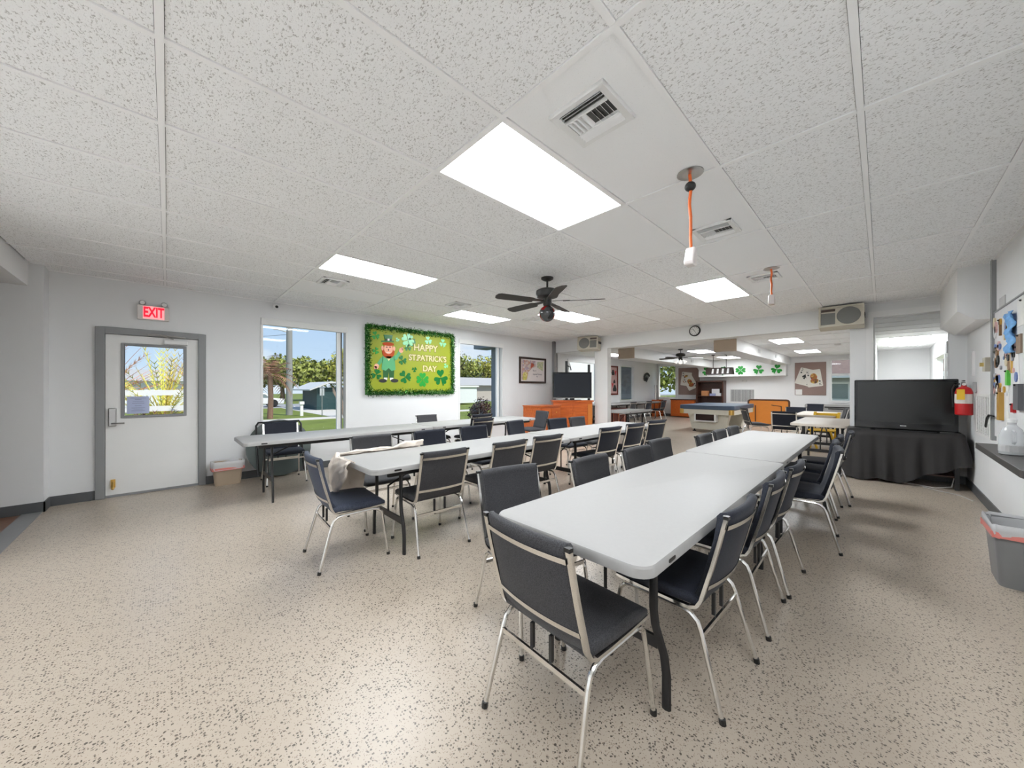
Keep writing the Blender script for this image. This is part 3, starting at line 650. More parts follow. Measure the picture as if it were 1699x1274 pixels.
# plastic sheet draped over the middle row's near corner
def sheet():
    nu, nv = 40, 22; vs = []; fs = []; rnd = random.Random(3)
    from mathutils import noise
    for i in range(nu + 1):
        u = i / nu
        for j in range(nv + 1):
            v = j / nv
            # runs along the far edge (y~2.03) and wraps the near end (x~-.13); top ridge then falls to the outside
            s = u * 1.30
            if s < .40: px, py, nx, ny = -.125, 1.62 + s, -1, 0
            elif s < .50:
                q = (s - .40) / .10 * PI / 2; px, py, nx, ny = -.05 - .075 * math.cos(q), 2.0 + .02 + .02 * math.sin(q), -math.cos(q), math.sin(q)
            else: px, py, nx, ny = -.05 + (s - .5), 2.04, 0, 1
            hang = .06 + .30 * math.sin(PI * min(1, u * 1.08)) ** .6
            ridge = .025 + .035 * noise.noise((s * 5, 0, 1)) + (.055 if u > .82 else 0) * (u - .82) * 5
            if v < .25: q = v / .25; off, z = -.05 + .05 * q, .749 + ridge * math.sin(q * PI / 2) * (1 if u > .30 else .25)
            else: q = (v - .25) / .75; off, z = .02 * q + .03 * math.sin(q * 3), .749 + ridge * (1 - q) * (1 if u > .30 else .25) - hang * q * (1.0 if u < .55 else .55)
            off = max(off, -.02) + .026 * noise.noise((s * 14, v * 3, 4)) + .03 * abs(noise.noise((s * 26, v * 7, 9))) + (.012 if v >= .2 else 0)
            vs.append((px + nx * off, py + ny * off, z + .012 * noise.noise((s * 16, v * 8, 2))))
    for i in range(nu):
        for j in range(nv): a0 = i * (nv + 1) + j; fs.append((a0, a0 + nv + 1, a0 + nv + 2, a0 + 1))
    return MB().add(vs, fs)
o = obj('plastic_sheet', sheet(), mat('beige_plastic_sheet', (.82, .73, .64), .25, var=.12, vscale=12), smooth='all')
md = o.modifiers.new('s', 'SOLIDIFY'); md.thickness = .003
tag(o, 'crumpled beige plastic sheet hanging over the near corner of the middle table row', 'plastic sheet')

# ------------------------------------------------------------------ bins
def bin_(name, loc, sx_, sy, h, taper, m, label, lip, rz=0):
    t = empty(name, loc, rz, label, 'bin'); a, b = sx_ / 2, sy / 2; k = taper
    def ring(f, z, n=4): return [(x, y, z) for x, y in rrect(-a * f, a * f, -b * f, b * f, .035, n)]
    rings = [ring(k, 0), ring(1, h), ring(1.04, h + .004), ring(1.04, h + .015), ring(.97, h + .012), ring(k * .97, .01)]
    n = len(rings[0]); vs = [p for r_ in rings for p in r_]; fs = [(i * n + q, i * n + (q + 1) % n, (i + 1) * n + (q + 1) % n, (i + 1) * n + q) for i in range(len(rings) - 1) for q in range(n)]
    fs += [tuple(range(n))[::-1], tuple(range((len(rings) - 1) * n, len(rings) * n))]
    obj('body', MB().add(vs, fs), m, t, smooth=True)
    rnd = random.Random(5)
    rings = []
    for f, z in ((.86, h * .55), (.945, h), (1.0, h + .028), (1.07, h + .026), (1.085, h - .01), (1.07, h - lip)):
        rings.append([(x + rnd.uniform(-.006, .006), y + rnd.uniform(-.006, .006), z + rnd.uniform(-.008, .008)) for x, y, z in ring(f, z, 7)])
    n = len(rings[0]); vs = [p for r_ in rings for p in r_]; fs = [(i * n + q, i * n + (q + 1) % n, (i + 1) * n + (q + 1) % n, (i + 1) * n + q) for i in range(len(rings) - 1) for q in range(n)]
    ln = obj('liner_bag', MB().add(vs, fs), LINER, t, smooth='all')
    rings = []
    for f, z in ((1.082, h - lip + .03), (1.09, h - lip + .015), (1.085, h - lip - .012)):
        rings.append([(x + rnd.uniform(-.004, .004), y + rnd.uniform(-.004, .004), z + rnd.uniform(-.006, .006)) for x, y, z in ring(f, z, 7)])
    n = len(rings[0]); vs = [p for r_ in rings for p in r_]; fs = [(i * n + q, i * n + (q + 1) % n, (i + 1) * n + (q + 1) % n, (i + 1) * n + q) for i in range(len(rings) - 1) for q in range(n)]
    obj('drawstring_band', MB().add(vs, fs), LINERP, ln, smooth='all')
    return t
bin_('waste_bin', (-.585, 5.06, 0), .34, .20, .30, .84, mat('tan_bin', (.42, .33, .24), .3), 'tan waste bin with a pink edged liner between the door and the tables', .08)
bin_('waste_bin', (3.05, -1.95, 0), .38, .27, .395, .80, mat('grey_bin', (.22, .22, .225), .45), 'grey waste bin with a white liner at the right edge under the counter', .05)

# ------------------------------------------------------------------ green notice board
def clover(cx, cz, r, rot=0, leaves=3, seed=0):
    """outline polygon list for a shamrock: heart leaves plus a stem"""
    polys = []
    for k in range(leaves):
        a = rot + R(90) + k * 2 * PI / (leaves if leaves == 4 else 3); p = []
        for i in range(22):
            s_ = 2 * PI * i / 22; hx = 16 * math.sin(s_) ** 3; hy = 13 * math.cos(s_) - 5 * math.cos(2 * s_) - 2 * math.cos(3 * s_) - math.cos(4 * s_)
            u, v = hx / 17 * r * .5, (hy + 17) / 30 * r * .92
            p.append((cx + u * math.cos(a - PI / 2) - v * math.sin(a - PI / 2), cz + u * math.sin(a - PI / 2) + v * math.cos(a - PI / 2)))
        polys.append(p)
    sa = rot - R(90) + .25
    d = (math.cos(sa), math.sin(sa)); n_ = (-d[1], d[0]); w_ = r * .07
    polys.append([(cx + n_[0] * w_ * .6, cz + n_[1] * w_ * .6), (cx + d[0] * r * .95 + n_[0] * w_ * 1.6, cz + d[1] * r * .95 + n_[1] * w_ * 1.6), (cx + d[0] * r * .95 - n_[0] * w_, cz + d[1] * r * .95 - n_[1] * w_), (cx - n_[0] * w_ * .6, cz - n_[1] * w_ * .6)])
    return polys
def clover_mb(cx, cz, r, y0, y1, rot=0, leaves=3, axis='y'):
    mb = MB()
    for k, p in enumerate(clover(cx, cz, r, rot, leaves)): mb.prism(p, axis, y0 - .0006 * k * (1 if y0 < y1 else -1), y1)
    return mb
bx0, bx1, bz0, bz1 = 1.42, 3.36, 1.22, 2.52; by = YL
t = empty('notice_board', ((bx0 + bx1) / 2, by, bz0), 0, 'green holiday notice board framed with tinsel between the windows', 'notice board')
ox, oz = (bx0 + bx1) / 2, bz0
obj('board', MB().box(bx0 - ox + .05, bx1 - ox - .05, -.03, 0, .05, bz1 - oz - .05), mat('lime_paper', (.29, .34, .006), .5, var=.1, vscale=3), t)
mb = MB(); rnd = random.Random(11)
def tinsel(x0, z0, x1, z1, n):
    for i in range(n):
        f = rnd.random(); x = x0 + (x1 - x0) * f + rnd.gauss(0, .026); z = z0 + (z1 - z0) * f + rnd.gauss(0, .026); y = -.035 - abs(rnd.gauss(0, .018))
        a = rnd.uniform(0, 2 * PI); b_ = rnd.uniform(-.9, .9); ln = rnd.uniform(.015, .04); wd = .0035
        d = Vector((math.cos(a) * math.cos(b_), -abs(math.sin(b_)), math.sin(a) * math.cos(b_))); s_ = d.cross(Vector((rnd.random(), rnd.random(), rnd.random()))).normalized() * wd
        p = Vector((x, y, z)); q = p + d * ln
        mb.add([p - s_, p + s_, q + s_, q - s_], [(0, 1, 2, 3)], rnd.choice((0, 0, 0, 0, 1, 1, 2)))
W_, Hh = (bx1 - bx0) / 2 - .04, bz1 - bz0 - .04
tinsel(-W_, Hh, W_, Hh, 2600); tinsel(-W_, .04, W_, .04, 2600); tinsel(-W_, .04, -W_, Hh, 1800); tinsel(W_, .04, W_, Hh, 1800)
o = obj('tinsel_border', mb, [mat('tinsel_dark', (.01, .09, .012), .25, .5), mat('tinsel_green', (.05, .30, .03), .2, .6), mat('tinsel_lime', (.55, .85, .35), .2, .5)], t)
o['kind'] = 'stuff'
obj('backing_border', MB().box(bx0 - ox + .0, bx1 - ox, -.02, -.0, .0, .09).box(bx0 - ox, bx1 - ox, -.02, 0, Hh - .05, Hh + .04).box(bx0 - ox, bx0 - ox + .09, -.02, 0, .09, Hh - .05).box(bx1 - ox - .09, bx1 - ox, -.02, 0, .09, Hh - .05), mat('tinsel_base', (.012, .085, .012), .6), t)
# shamrocks on the board
for k, (x, z, r_, rot, m_, lv) in enumerate(((1.604, 2.327, .085, .3, GREENS, 3), (1.61, 2.044, .07, -.4, GREENS, 3), (1.62, 1.60, .11, 1.9, GREEND, 3), (2.20, 1.57, .14, .7, GREEND, 3),
        (2.59, 1.52, .16, 0, GREENS, 4), (3.03, 1.57, .19, .1, GREEND, 3), (2.142, 1.894, .10, .5, GREEND, 3), (2.26, 2.30, .15, -.5, GREENL, 4), (2.34, 2.27, .10, .9, GREEND, 3), (2.721, 2.335, .09, .2, GREENL, 3),
        (3.078, 2.31, .095, 0, GREENL, 3), (2.402, 1.721, .06, 1.2, GREEND, 3), (3.154, 1.827, .06, .4, GREENL, 3), (2.038, 2.288, .045, .5, GREENL, 3), (2.26, 2.15, .08, 2.2, GREEND, 3))):
    obj('shamrock', clover_mb(x - ox, z - oz, r_, -.036, -.031, rot, lv), m_, t)
# cut-out figure of a little man in green
fg = empty('cutout_figure', (0, 0, 0)); fg.parent = t
def cut(name, polys, m_, y0, y1):
    mb = MB()
    for p in polys: mb.prism([(x - ox, z - oz) for x, z in p], 'y', y0, y1)
    return obj(name, mb, m_, fg)
y_ = -.031
cut('trousers', [[(1.75, 1.53), (1.845, 1.53), (1.86, 1.66), (1.875, 1.53), (1.965, 1.53), (1.975, 1.74), (1.745, 1.74)]], mat('bottle_green', (.008, .10, .018), .6), y_ - .002, y_)
COATG = mat('coat_green', (.10, .42, .18), .6)
cut('coat', [[(1.72, 1.70), (1.80, 1.675), (1.86, 1.73), (1.92, 1.675), (2.0, 1.70), (1.985, 1.88), (1.97, 1.96), (1.75, 1.96), (1.735, 1.88)],
             [(1.755, 1.955), (1.70, 1.91), (1.62, 1.79), (1.66, 1.755), (1.74, 1.84)], [(1.96, 1.96), (1.965, 1.87), (2.03, 1.90), (2.115, 2.03), (2.07, 2.075), (2.01, 1.99)]], COATG, y_ - .004, y_)
cut('waistcoat', [[(1.80, 1.955), (1.86, 1.86), (1.92, 1.955)]], mat('pale_yellow_cloth', (.78, .72, .35), .6), y_ - .006, y_)
cut('hands', [ell(1.625, 1.755, .045, .05, 14), ell(1.60, 1.73, .03, .03, 10), ell(2.115, 2.085, .045, .05, 14), ell(2.14, 2.12, .02, .035, 10)], SKIN, y_ - .0045, y_)
cut('beard', [ell(1.853, 2.045, .125, .135, 24)], mat('red_beard', (.48, .07, .012), .8), y_ - .006, y_)
cut('face', [ell(1.853, 2.095, .088, .10, 22), ell(1.735, 2.10, .025, .045, 12), ell(1.968, 2.11, .025, .045, 12)], SKIN, y_ - .008, y_)
cut('hair', [ell(1.853, 2.185, .115, .035, 18)], mat('red_beard', (0, 0, 0)), y_ - .0085, y_)
cut('eyes', [ell(1.82, 2.125, .020, .010, 10), ell(1.885, 2.13, .020, .010, 10), ell(1.853, 2.075, .012, .018, 10)], INK, y_ - .009, y_ - .002)
cut('mouth', [ell(1.853, 2.03, .045, .014, 12, 180, 360)], mat('mouth_white', (.8, .72, .68), .6), y_ - .009, y_ - .002)
cut('hat', [[(1.715, 2.215), (1.965, 2.235), (1.955, 2.262), (1.92, 2.255), (1.94, 2.365), (1.76, 2.355), (1.785, 2.245), (1.715, 2.238)]], GREEND, y_ - .010, y_)
cut('hat_band', [[(1.783, 2.248), (1.921, 2.258), (1.924, 2.285), (1.778, 2.276)]], INK, y_ - .011, y_)
cut('buckle', [[(1.835, 2.248), (1.873, 2.25), (1.873, 2.29), (1.835, 2.288)]], PAPER, y_ - .012, y_)
cut('socks', [[(1.77, 1.50), (1.83, 1.50), (1.835, 1.545), (1.765, 1.545)], [(1.89, 1.50), (1.95, 1.50), (1.955, 1.545), (1.885, 1.545)]], PAPER, y_ - .003, y_)
cut('shoes', [ell(1.745, 1.485, .08, .036, 16), ell(1.98, 1.49, .08, .036, 16)], INK, y_ - .004, y_)
LET = mat('cream_letters', (.72, .62, .30), .5, var=.5, vscale=70); LETO = mat('letter_outline', (.17, .10, .012), .6)
for s_, x, z, sz, wd in (('HAPPY', 2.665, 2.165, .185, 1.0), ('ST.', 2.375, 1.955, .165, .92), ('PATRICK\'S', 2.815, 1.955, .165, .92), ('DAY', 2.755, 1.745, .165, 1.0)):
    for m_, k, yy, ex in ((LETO, 1.09, -.033, .001), (LET, 1.0, -.036, .001)):
        mb = textmesh(s_, sz, ex, bold=.005)
        if m_ is LETO:
            mb2 = MB()
            for dx, dz in ((.007, 0), (-.007, 0), (0, .007), (0, -.007), (.007, -.008)): mb2.add([(v[0] + dx, v[1] + dz, v[2]) for v in mb.v], mb.f)
            mb = mb2
        mb.move(Matrix.Diagonal((wd, 1.0, 1, 1))); obj('lettering_outline' if m_ is LETO else 'lettering', wall_text(mb, x - ox, yy, z - oz), m_, t)

# framed map picture
t = empty('framed_picture', (5.97, YL, 1.48), 0, 'dark framed colourful map on the wall beside the second window', 'picture'); hw_, hh = .53, .69; f = .05
obj('frame', MB().box(-hw_, hw_, -.03, 0, 0, f).box(-hw_, hw_, -.03, 0, hh - f, hh).box(-hw_, -hw_ + f, -.03, 0, f, hh - f).box(hw_ - f, hw_, -.03, 0, f, hh - f), mat('picture_frame', (.03, .014, .008), .4), t)
obj('sheet', MB().box(-hw_ + f, hw_ - f, -.012, 0, f, hh - f), mat('map_paper', (.74, .68, .66), .6), t)
obj('map_area', MB().prism([(-.44, .08), (-.24, .08), (-.18, .30), (-.02, .42), (.10, .44), (.10, .60), (-.44, .62)], 'y', -.0135, -.012), patchy('map_colours', [(.5, .35, .36), (.42, .33, .40), (.62, .5, .45), (.55, .30, .22), (.6, .55, .5)], 26), t)
obj('map_yellow', MB().prism([(-.40, .08), (-.26, .08), (-.22, .25), (-.28, .30), (-.40, .26)], 'y', -.0145, -.0135), patchy('map_yellows', [(.62, .55, .12), (.5, .46, .12), (.7, .62, .3)], 30), t)
obj('map_green', MB().prism([(.16, .44), (.40, .34), (.43, .60), (.18, .58)], 'y', -.0135, -.012), patchy('map_greens', [(.48, .52, .3), (.4, .47, .34), (.6, .58, .35)], 30), t)
obj('map_red', MB().prism([(-.10, .42), (-.05, .41), (.06, .50), (-.06, .56)], 'y', -.0145, -.0135), mat('map_red', (.5, .10, .05), .6), t)
mb = MB()
for s_, x, z, sz in (('Imperial Terrace', .18, .245, .055), ('Inc', .17, .185, .05), ('Rm 4', .06, .34, .06), ('N', .02, .53, .07)): k = wall_text(textmesh(s_, sz, .0005), x, -.0145, z); mb.add(k.v, k.f)
obj('printed_words', mb, mat('map_ink', (.06, .06, .10), .6), t)

# ------------------------------------------------------------------ ceiling fans
def fan(loc, label, globe, base_ang, rad, drop):
    t = empty('ceiling_fan', loc, 0, label, 'ceiling fan', None)
    DM = mat('fan_black', (.018, .017, .016), .4)
    obj('canopy', MB().lathe([(.075, 0), (.072, -.018), (.04, -.035), (.014, -.04)], (0, 0, 0), 20), DM, t, smooth=True)
    obj('downrod', MB().tube([(0, 0, -.03), (0, 0, -.03 - drop)], .012, 8), DM, t)
    z = -.02 - drop
    obj('motor_housing', MB().lathe([(.02, z), (.10, z - .012), (.135, z - .03), (.14, z - .075), (.125, z - .105), (.07, z - .118)], (0, 0, 0), 28), DM, t, smooth=True)
    obj('switch_housing', MB().lathe([(.05, z - .11), (.055, z - .15), (.05, z - .20), (.035, z - .225)], (0, 0, 0), 20), DM, t, smooth=True)
    for k in range(5):
        a = R(base_ang + 72 * k); Q = Matrix.Rotation(a, 4, 'Z') @ Matrix.Translation((0, 0, z - .16)) @ Matrix.Rotation(R(12), 4, 'X')
        p = [(.19, -.045), (.22, -.058), (.45, -.066), (rad - .05, -.068), (rad - .015, -.05), (rad, 0), (rad - .015, .05), (rad - .05, .068), (.45, .066), (.22, .058), (.19, .045)]
        bl = obj('blade', MB().prism(p, 'z', -.003, .003).move(Q), mat('fan_blade', (.028, .026, .022), .55), t)
        obj('blade_iron', MB().prism([(.06, -.018), (.20, -.03), (.27, -.012), (.27, .012), (.20, .03), (.06, .018)], 'z', .003, .009).move(Q), DM, bl)
    if globe:
        obj('globe', MB().sphere((0, 0, z - .305), .098, 16), patchy('red_black_globe', [(.30, .012, .012), (.01, .01, .012), (.02, .02, .022), (.22, .01, .01), (.06, .06, .06)], 14, .15), t, smooth='all')
    else:
        for k in range(4):
            a = R(20 + 90 * k); Q = Matrix.Rotation(a, 4, 'Z') @ Matrix.Translation((.075, 0, z - .22)) @ Matrix.Rotation(R(-40), 4, 'Y')
            obj('lamp_shade', MB().lathe([(.018, 0), (.022, -.03), (.045, -.10), (.05, -.115)], (0, 0, 0), 14).move(Q), mat('frosted_glass', (.75, .75, .75), .2, emit=(1, .95, .9), estr=.6), t, smooth=True)
fan((2.144, 1.509, H), 'black five blade ceiling fan with a red and black globe', True, 17, .68, .11)
fan((10.35, 3.02, HF), 'small dark ceiling fan with glass lamp shades in the far room', False, 20, .66, .10)

# ------------------------------------------------------------------ hanging orange cords
def cord(loc, z_end, label, box):
    t = empty('hanging_cord', loc, 0, label, 'cord', 'orange cords hanging from the ceiling'); d = z_end - loc[2]
    obj('ceiling_plate', MB().lathe([(.045, -.002), (.075, -.002), (.075, -.007), (.045, -.010)], (0, 0, 0), 24), STEEL, t)
    obj('plate_hole', MB().lathe([(.001, -.001), (.044, -.002)], (0, 0, 0), 20), BLACKP, t)
    pts = [(.004 * math.sin(k * .9) + (.010 if k > 8 else 0), .003 * math.cos(k * 1.3), d * k / 12) for k in range(13)]
    obj('cable', MB().tube(pts, .0095, 8), ORANGE, t, smooth=True)
    if box: obj('plug_head', MB().sphere((0, 0, -.085), .032, 10, sc=(1, 1, .9)), BLACKP, t, smooth=True)
    e = pts[-1]
    # wedge shaped triple outlet
    pr = [(-.014, .01), (.014, .01), (.035, -.07), (.03, -.105), (-.045, -.105), (-.05, -.085)]
    obj('triple_outlet', MB().prism([(e[0] + x, e[2] + z) for x, z in pr], 'y', e[1] - .028, e[1] + .028), mat('clear_plastic', (.80, .74, .72), .15), t, bevel=.008)
cord((1.162, -.468, H), 2.21, 'nearer orange cord hanging from the ceiling with a clear outlet', True)
cord((3.69, -.44, H), 2.38, 'farther orange cord hanging from the ceiling above the doorway beam', False)

# ------------------------------------------------------------------ speakers, clock on the header
def speaker(loc, rz, label, flip, tilt=8):
    t = empty('wall_speaker', loc, rz, label, 'speaker', 'cream speakers on the header beam')   # local: front faces -X, width along y
    Q = Matrix.Rotation(R(tilt), 4, 'Y'); w_, h_ = .265, .165
    obj('cabinet', MB().box(.0, .26, -w_, w_, -h_, h_).move(Q), CREAM, t, bevel=.008)
    obj('front_rim', MB().box(-.02, 0, -w_, w_, h_ - .02, h_).box(-.02, 0, -w_, w_, -h_, -h_ + .02).box(-.02, 0, -w_, -w_ + .025, -h_ + .02, h_ - .02).box(-.02, 0, w_ - .025, w_, -h_ + .02, h_ - .02).move(Q), CREAM, t)
    s_ = -1 if flip else 1
    obj('woofer_grille', MB().lathe([(.138, -.001), (.135, -.012), (.06, -.020), (.001, -.022)], (0, -s_ * .09, 0), 30, axis='x').move(Q), GRILLE, t, smooth=True)
    obj('horn', MB().box(-.008, 0, s_ * .150 - .085, s_ * .150 + .085, -.125, .06).move(Q), GRILLE, t)
    obj('port', MB().box(-.006, 0, s_ * .150 - .085, s_ * .150 + .085, .085, .125).move(Q), mat('brown_slot', (.10, .075, .065), .7), t)
    obj('wall_mount', MB().box(.26, .31, -.05, .05, -.05, .05), BLACKM, t)
    for y in (w_, -w_ - .008): obj('bracket', MB().box(.05, .30, y, y + .008, -.03, .03), BLACKM, t)
speaker((6.56, -.84, 2.495), R(0), 'cream speaker at the right end of the header beam above the television', False)
speaker((6.56, 3.88, 2.50), R(14), 'cream speaker on the header beam above the white pillar', True)
t = empty('wall_clock', (XB, 1.43, 2.555), 0, 'round black wall clock with a white face on the header beam', 'clock')
obj('rim', MB().lathe([(.088, -.028), (.092, -.040), (.102, -.042), (.112, -.025), (.112, 0)], (0, 0, 0), 32, axis='x'), BLACKP, t, smooth=True)
obj('dial', MB().lathe([(.001, -.0295), (.089, -.0290)], (0, 0, 0), 32, axis='x'), PAPER, t)
mb = MB()
for k in range(12): a = R(30 * k); mb.box(-.0345, -.0335, .072 * math.sin(a) - .004, .072 * math.sin(a) + .004, .072 * math.cos(a) - .006, .072 * math.cos(a) + .006)
obj('hour_marks', mb, INK, t)
for ln, a, w_ in ((.05, -40, .0045), (.07, 150, .003)):
    a = R(a); obj('hand', MB().tube([(-.0355, 0, 0), (-.0355, -ln * math.sin(a), ln * math.cos(a))], w_, 4), INK, t)

# ------------------------------------------------------------------ right corner: duct box, television, table, extinguisher
prof = [(YR, 2.69), (-1.87, 2.69), (-1.87, 2.20), (-2.0, 2.09), (YR, 2.09)]
tag(obj('duct_box', MB().prism(prof, 'x', 5.19, XB), WALLF), 'white boxed duct hanging in the right corner by the doorway', 'duct', None, 'structure')
t = empty('draped_table', (6.56, -1.49, 0), 0, 'low table under a long black cloth carrying the big television', 'table')
obj('tabletop', MB().box(-.28, .28, -.52, .54, .70, .725), DARKW, t)
for x in (-.25, .25):
    for y in (-.48, .50): obj('leg', MB().box(x - .02, x + .02, y - .02, y + .02, 0, .70), BLACKM, t)
o_l = obj('lower_shelf', MB().box(-.25, .25, -.48, .50, .16, .18), DARKW, t)
def drape():
    n = 160; P = rrect(-.30, .30, -.545, .565, .04, 5)
    # resample perimeter
    L_ = []; tot = 0
    for i in range(len(P)): a, b = Vector(P[i]), Vector(P[(i + 1) % len(P)]); L_.append((tot, a, b)); tot += (b - a).length
    pts = []
    for k in range(n):
        s_ = tot * k / n
        for st, a, b in reversed(L_):
            if s_ >= st: q = a + (b - a) * ((s_ - st) / max(1e-9, (b - a).length)); d = (b - a).normalized(); pts.append((q.x, q.y, d.y, -d.x)); break
    vs = []; rows = 9
    for r_ in range(rows):
        v = r_ / (rows - 1)
        for k, (x, y, nx, ny) in enumerate(pts):
            hem = .03 + .30 * max(0, min(1, (.05 - y) / .55)) ** 1.2 + .02 * math.sin(k * .31)
            z = .732 - (.732 - hem) * v
            wv = (math.sin(k * .55) + .6 * math.sin(k * .93 + 1)) * .028 * v + .05 * v + (.08 * v * max(0, y) if nx < 0 else 0)
            vs.append((x + nx * (wv if nx < .5 else wv * .05), max(y + ny * wv, -.60), z))
    fs = [(r_ * n + k, r_ * n + (k + 1) % n, (r_ + 1) * n + (k + 1) % n, (r_ + 1) * n + k) for r_ in range(rows - 1) for k in range(n)] + [tuple(range(n))]
    return MB().add(vs, fs)
o = obj('tablecloth', drape(), mat('black_cloth', (.020, .018, .018), .75, var=.2), smooth='all', loc=(6.56, -1.49, 0)); tag(o, 'black pleated cloth hanging over the television table', 'tablecloth')
t = empty('television', (6.46, -1.50, .734), R(2), 'large black flat television standing on the draped table', 'television')
W_ = .50
obj('bezel', MB().box(-.012, .05, -W_, W_, .014, .735), GLOSSB, t, bevel=.012)
obj('screen', MB().box(-.0145, -.012, -W_ + .035, W_ - .035, .11, .705), SCREEN, t)
obj('logo_plate', MB().box(-.0145, -.0122, -.03, .03, .065, .075), mat('silver_plate', (.6, .6, .6), .3), t)
obj('back_shell', MB().box(.05, .11, -.38, .38, .12, .66), BLACKP, t, bevel=.02)
obj('neck', MB().box(.0, .06, -.10, .10, .01, .07), BLACKP, t)
obj('stand_base', MB().prism(rrect(-.13, .15, -.33, .33, .05, 5), 'z', 0, .016), GLOSSB, t)
# cables on the floor
for k, (pts, c_, lb) in enumerate((([(6.62, -2.02, .38), (6.55, -1.98, .20), (6.35, -1.93, .03), (6.25, -1.78, .008), (6.35, -1.6, .008), (6.28, -1.45, .02)], (.62, .60, .58), 'pale cable hanging from the right end of the television table'),
                                   ([(6.22, -1.68, .007), (6.08, -1.80, .007), (5.98, -1.95, .007), (5.72, -2.04, .007)], (.45, .43, .40), 'grey cable lying on the floor in the right corner'))):
    tag(obj('cable', MB().tube(pts, .006, 6), mat('cable_%d' % k, c_, .5), smooth=True), lb, 'cable')
t = empty('fire_extinguisher', (6.15, -2.01, 1.0), 0, 'red fire extinguisher with a yellow tag on the right wall', 'fire extinguisher')
obj('cylinder', MB().lathe([(.06, 0), (.075, .01), (.075, .29), (.06, .34), (.025, .365), (.022, .38)], (0, 0, 0), 24), RED, t, smooth=True)
obj('valve', MB().lathe([(.02, .375), (.024, .39), (.018, .41)], (0, 0, 0), 12).box(-.012, .10, -.012, .012, .405, .42).box(-.02, .085, -.010, .010, .43, .445), BLACKP, t)
obj('gauge', MB().lathe([(.018, -.03), (.018, -.018)], (-.0, -.0, .395), 12, axis='x'), PAPER, t)
obj('hose', MB().tube([(.01, .03, .40), (.0, .075, .385), (.0, .095, .33), (0, .088, .18), (0, .086, .10)], .009, 8), BLACKP, t, smooth=True)
obj('instruction_label', MB().lathe([(.0758, .15), (.0758, .27)], (0, 0, 0), 24), mat('label_paper', (.75, .70, .66), .6), t)
obj('service_tag', MB().box(-.083, -.079, -.0, .065, .20, .33), YELLOW, t)
obj('wall_hook', MB().box(-.02, .02, -.098, -.07, .30, .42), STEEL, t)
# return grille, thermostat, conduit on right wall
def grille(name, P, n, wd, hd, label, vertical=True):
    t = empty(name, (0, 0, 0), 0, label, 'grille')
    M_ = P
    f = .035
    obj('frame', MB().box(-wd, wd, -.015, 0, 0, f).box(-wd, wd, -.015, 0, hd - f, hd).box(-wd, -wd + f, -.015, 0, f, hd - f).box(wd - f, wd, -.015, 0, f, hd - f).move(M_), WHITE, t)
    mb = MB()
    for k in range(n):
        if vertical: x = -wd + f + (2 * (wd - f)) * (k + .5) / n; mb.box(x - .004, x + .004, -.011, -.002, f, hd - f)
        else: z = f + (hd - 2 * f) * (k + .5) / n; mb.box(-wd + f, wd - f, -.011, -.002, z - .003, z + .003)
    for k in range(1, 6):
        if not vertical: x = -wd + f + 2 * (wd - f) * k / 6; mb.box(x - .008, x + .008, -.013, -.001, f, hd - f)
    obj('bars', mb, WHITE, t); obj('backing', MB().box(-wd + f, wd - f, -.0015, -.0005, f, hd - f).move(Matrix.Identity(4)).move(M_), mat('grille_dark', (.22, .22, .22), .8), t)
    t.children[1].data.transform(M_)
MR = Matrix.Translation((5.69, YR, .78)) @ Matrix.Rotation(PI, 4, 'Z')
grille('return_grille', MR, 26, .42, .50, 'white return air grille low on the right wall beside the counter', False)
MF = Matrix.Translation((XF, 2.80, .74)) @ Matrix.Rotation(-PI / 2, 4, 'Z')
grille('return_grille', MF, 22, .46, .58, 'white return air grille on the end wall of the far room')
t = empty('thermostat', (5.22, YR, 1.60), 0, 'beige control box with a small knob on the right wall', 'thermostat')
obj('housing', MB().box(-.07, .07, 0, .06, -.075, .075), mat('beige_box', (.46, .42, .34), .5), t, bevel=.006)
obj('knob', MB().box(-.02, .02, .06, .085, -.02, .02), mat('gold_knob', (.55, .40, .12), .4), t)
tag(obj('conduit', MB().box(6.28, 6.32, YR, YR + .02, 1.5, 1.82), WHITE), 'short white conduit above the fire extinguisher', 'conduit')
tag(obj('sign_plate', MB().box(4.62, 4.86, YR, YR + .008, 2.15, 2.24), mat('plate_grey', (.55, .55, .55), .5)), 'small grey plate on the wall above the pinned notice board', 'sign')

# ------------------------------------------------------------------ counter and pinned board on the right wall
poly = [(2.85, YR), (4.66, YR), (4.66, -1.935)] + [(2.93 + .08 * math.cos(R(a)), -2.005 + .08 * math.sin(R(a))) for a in (90, 112, 135, 158, 180)]
tag(obj('counter', MB().prism(poly, 'z', .745, .80), mat('dark_laminate', (.085, .08, .076), .35, var=.1, vscale=40), bevel=.004), 'dark grey laminate counter ledge under the pinned board', 'counter')
t = empty('pin_board', (3.9, YR, .85), 0, 'white wall board crowded with pinned keys, papers and ornaments', 'pin board')
obj('board', MB().box(-1.3, 1.13, 0, .012, 0, 1.27), mat('board_white', (.74, .74, .75), .5), t)
obj('top_trim', MB().box(-1.3, 1.13, 0, .02, 1.27, 1.285), GREYTRIM, t)
rnd = random.Random(21)
PC = [(.80, .79, .77), (.72, .62, .42), (.45, .30, .10), (.75, .75, .78), (.30, .42, .70), (.62, .20, .14), (.80, .70, .52), (.55, .55, .56)]
yb = YR + .012
G2 = 'small things pinned on the white board'
def pin(name, label, cat, x, z, w_, h_, m_, d=.004, rot=0):
    t = empty(name, (x, yb, z), 0, label, cat, G2); Q = Matrix.Rotation(rot, 4, 'Y')
    obj('body', MB().box(-w_ / 2, w_ / 2, 0, d, -h_ / 2, h_ / 2).move(Q), m_, t)
    obj('pin', MB().sphere((0, d + .004, h_ / 2 - .01), .008, 6), INK, t, smooth='all')
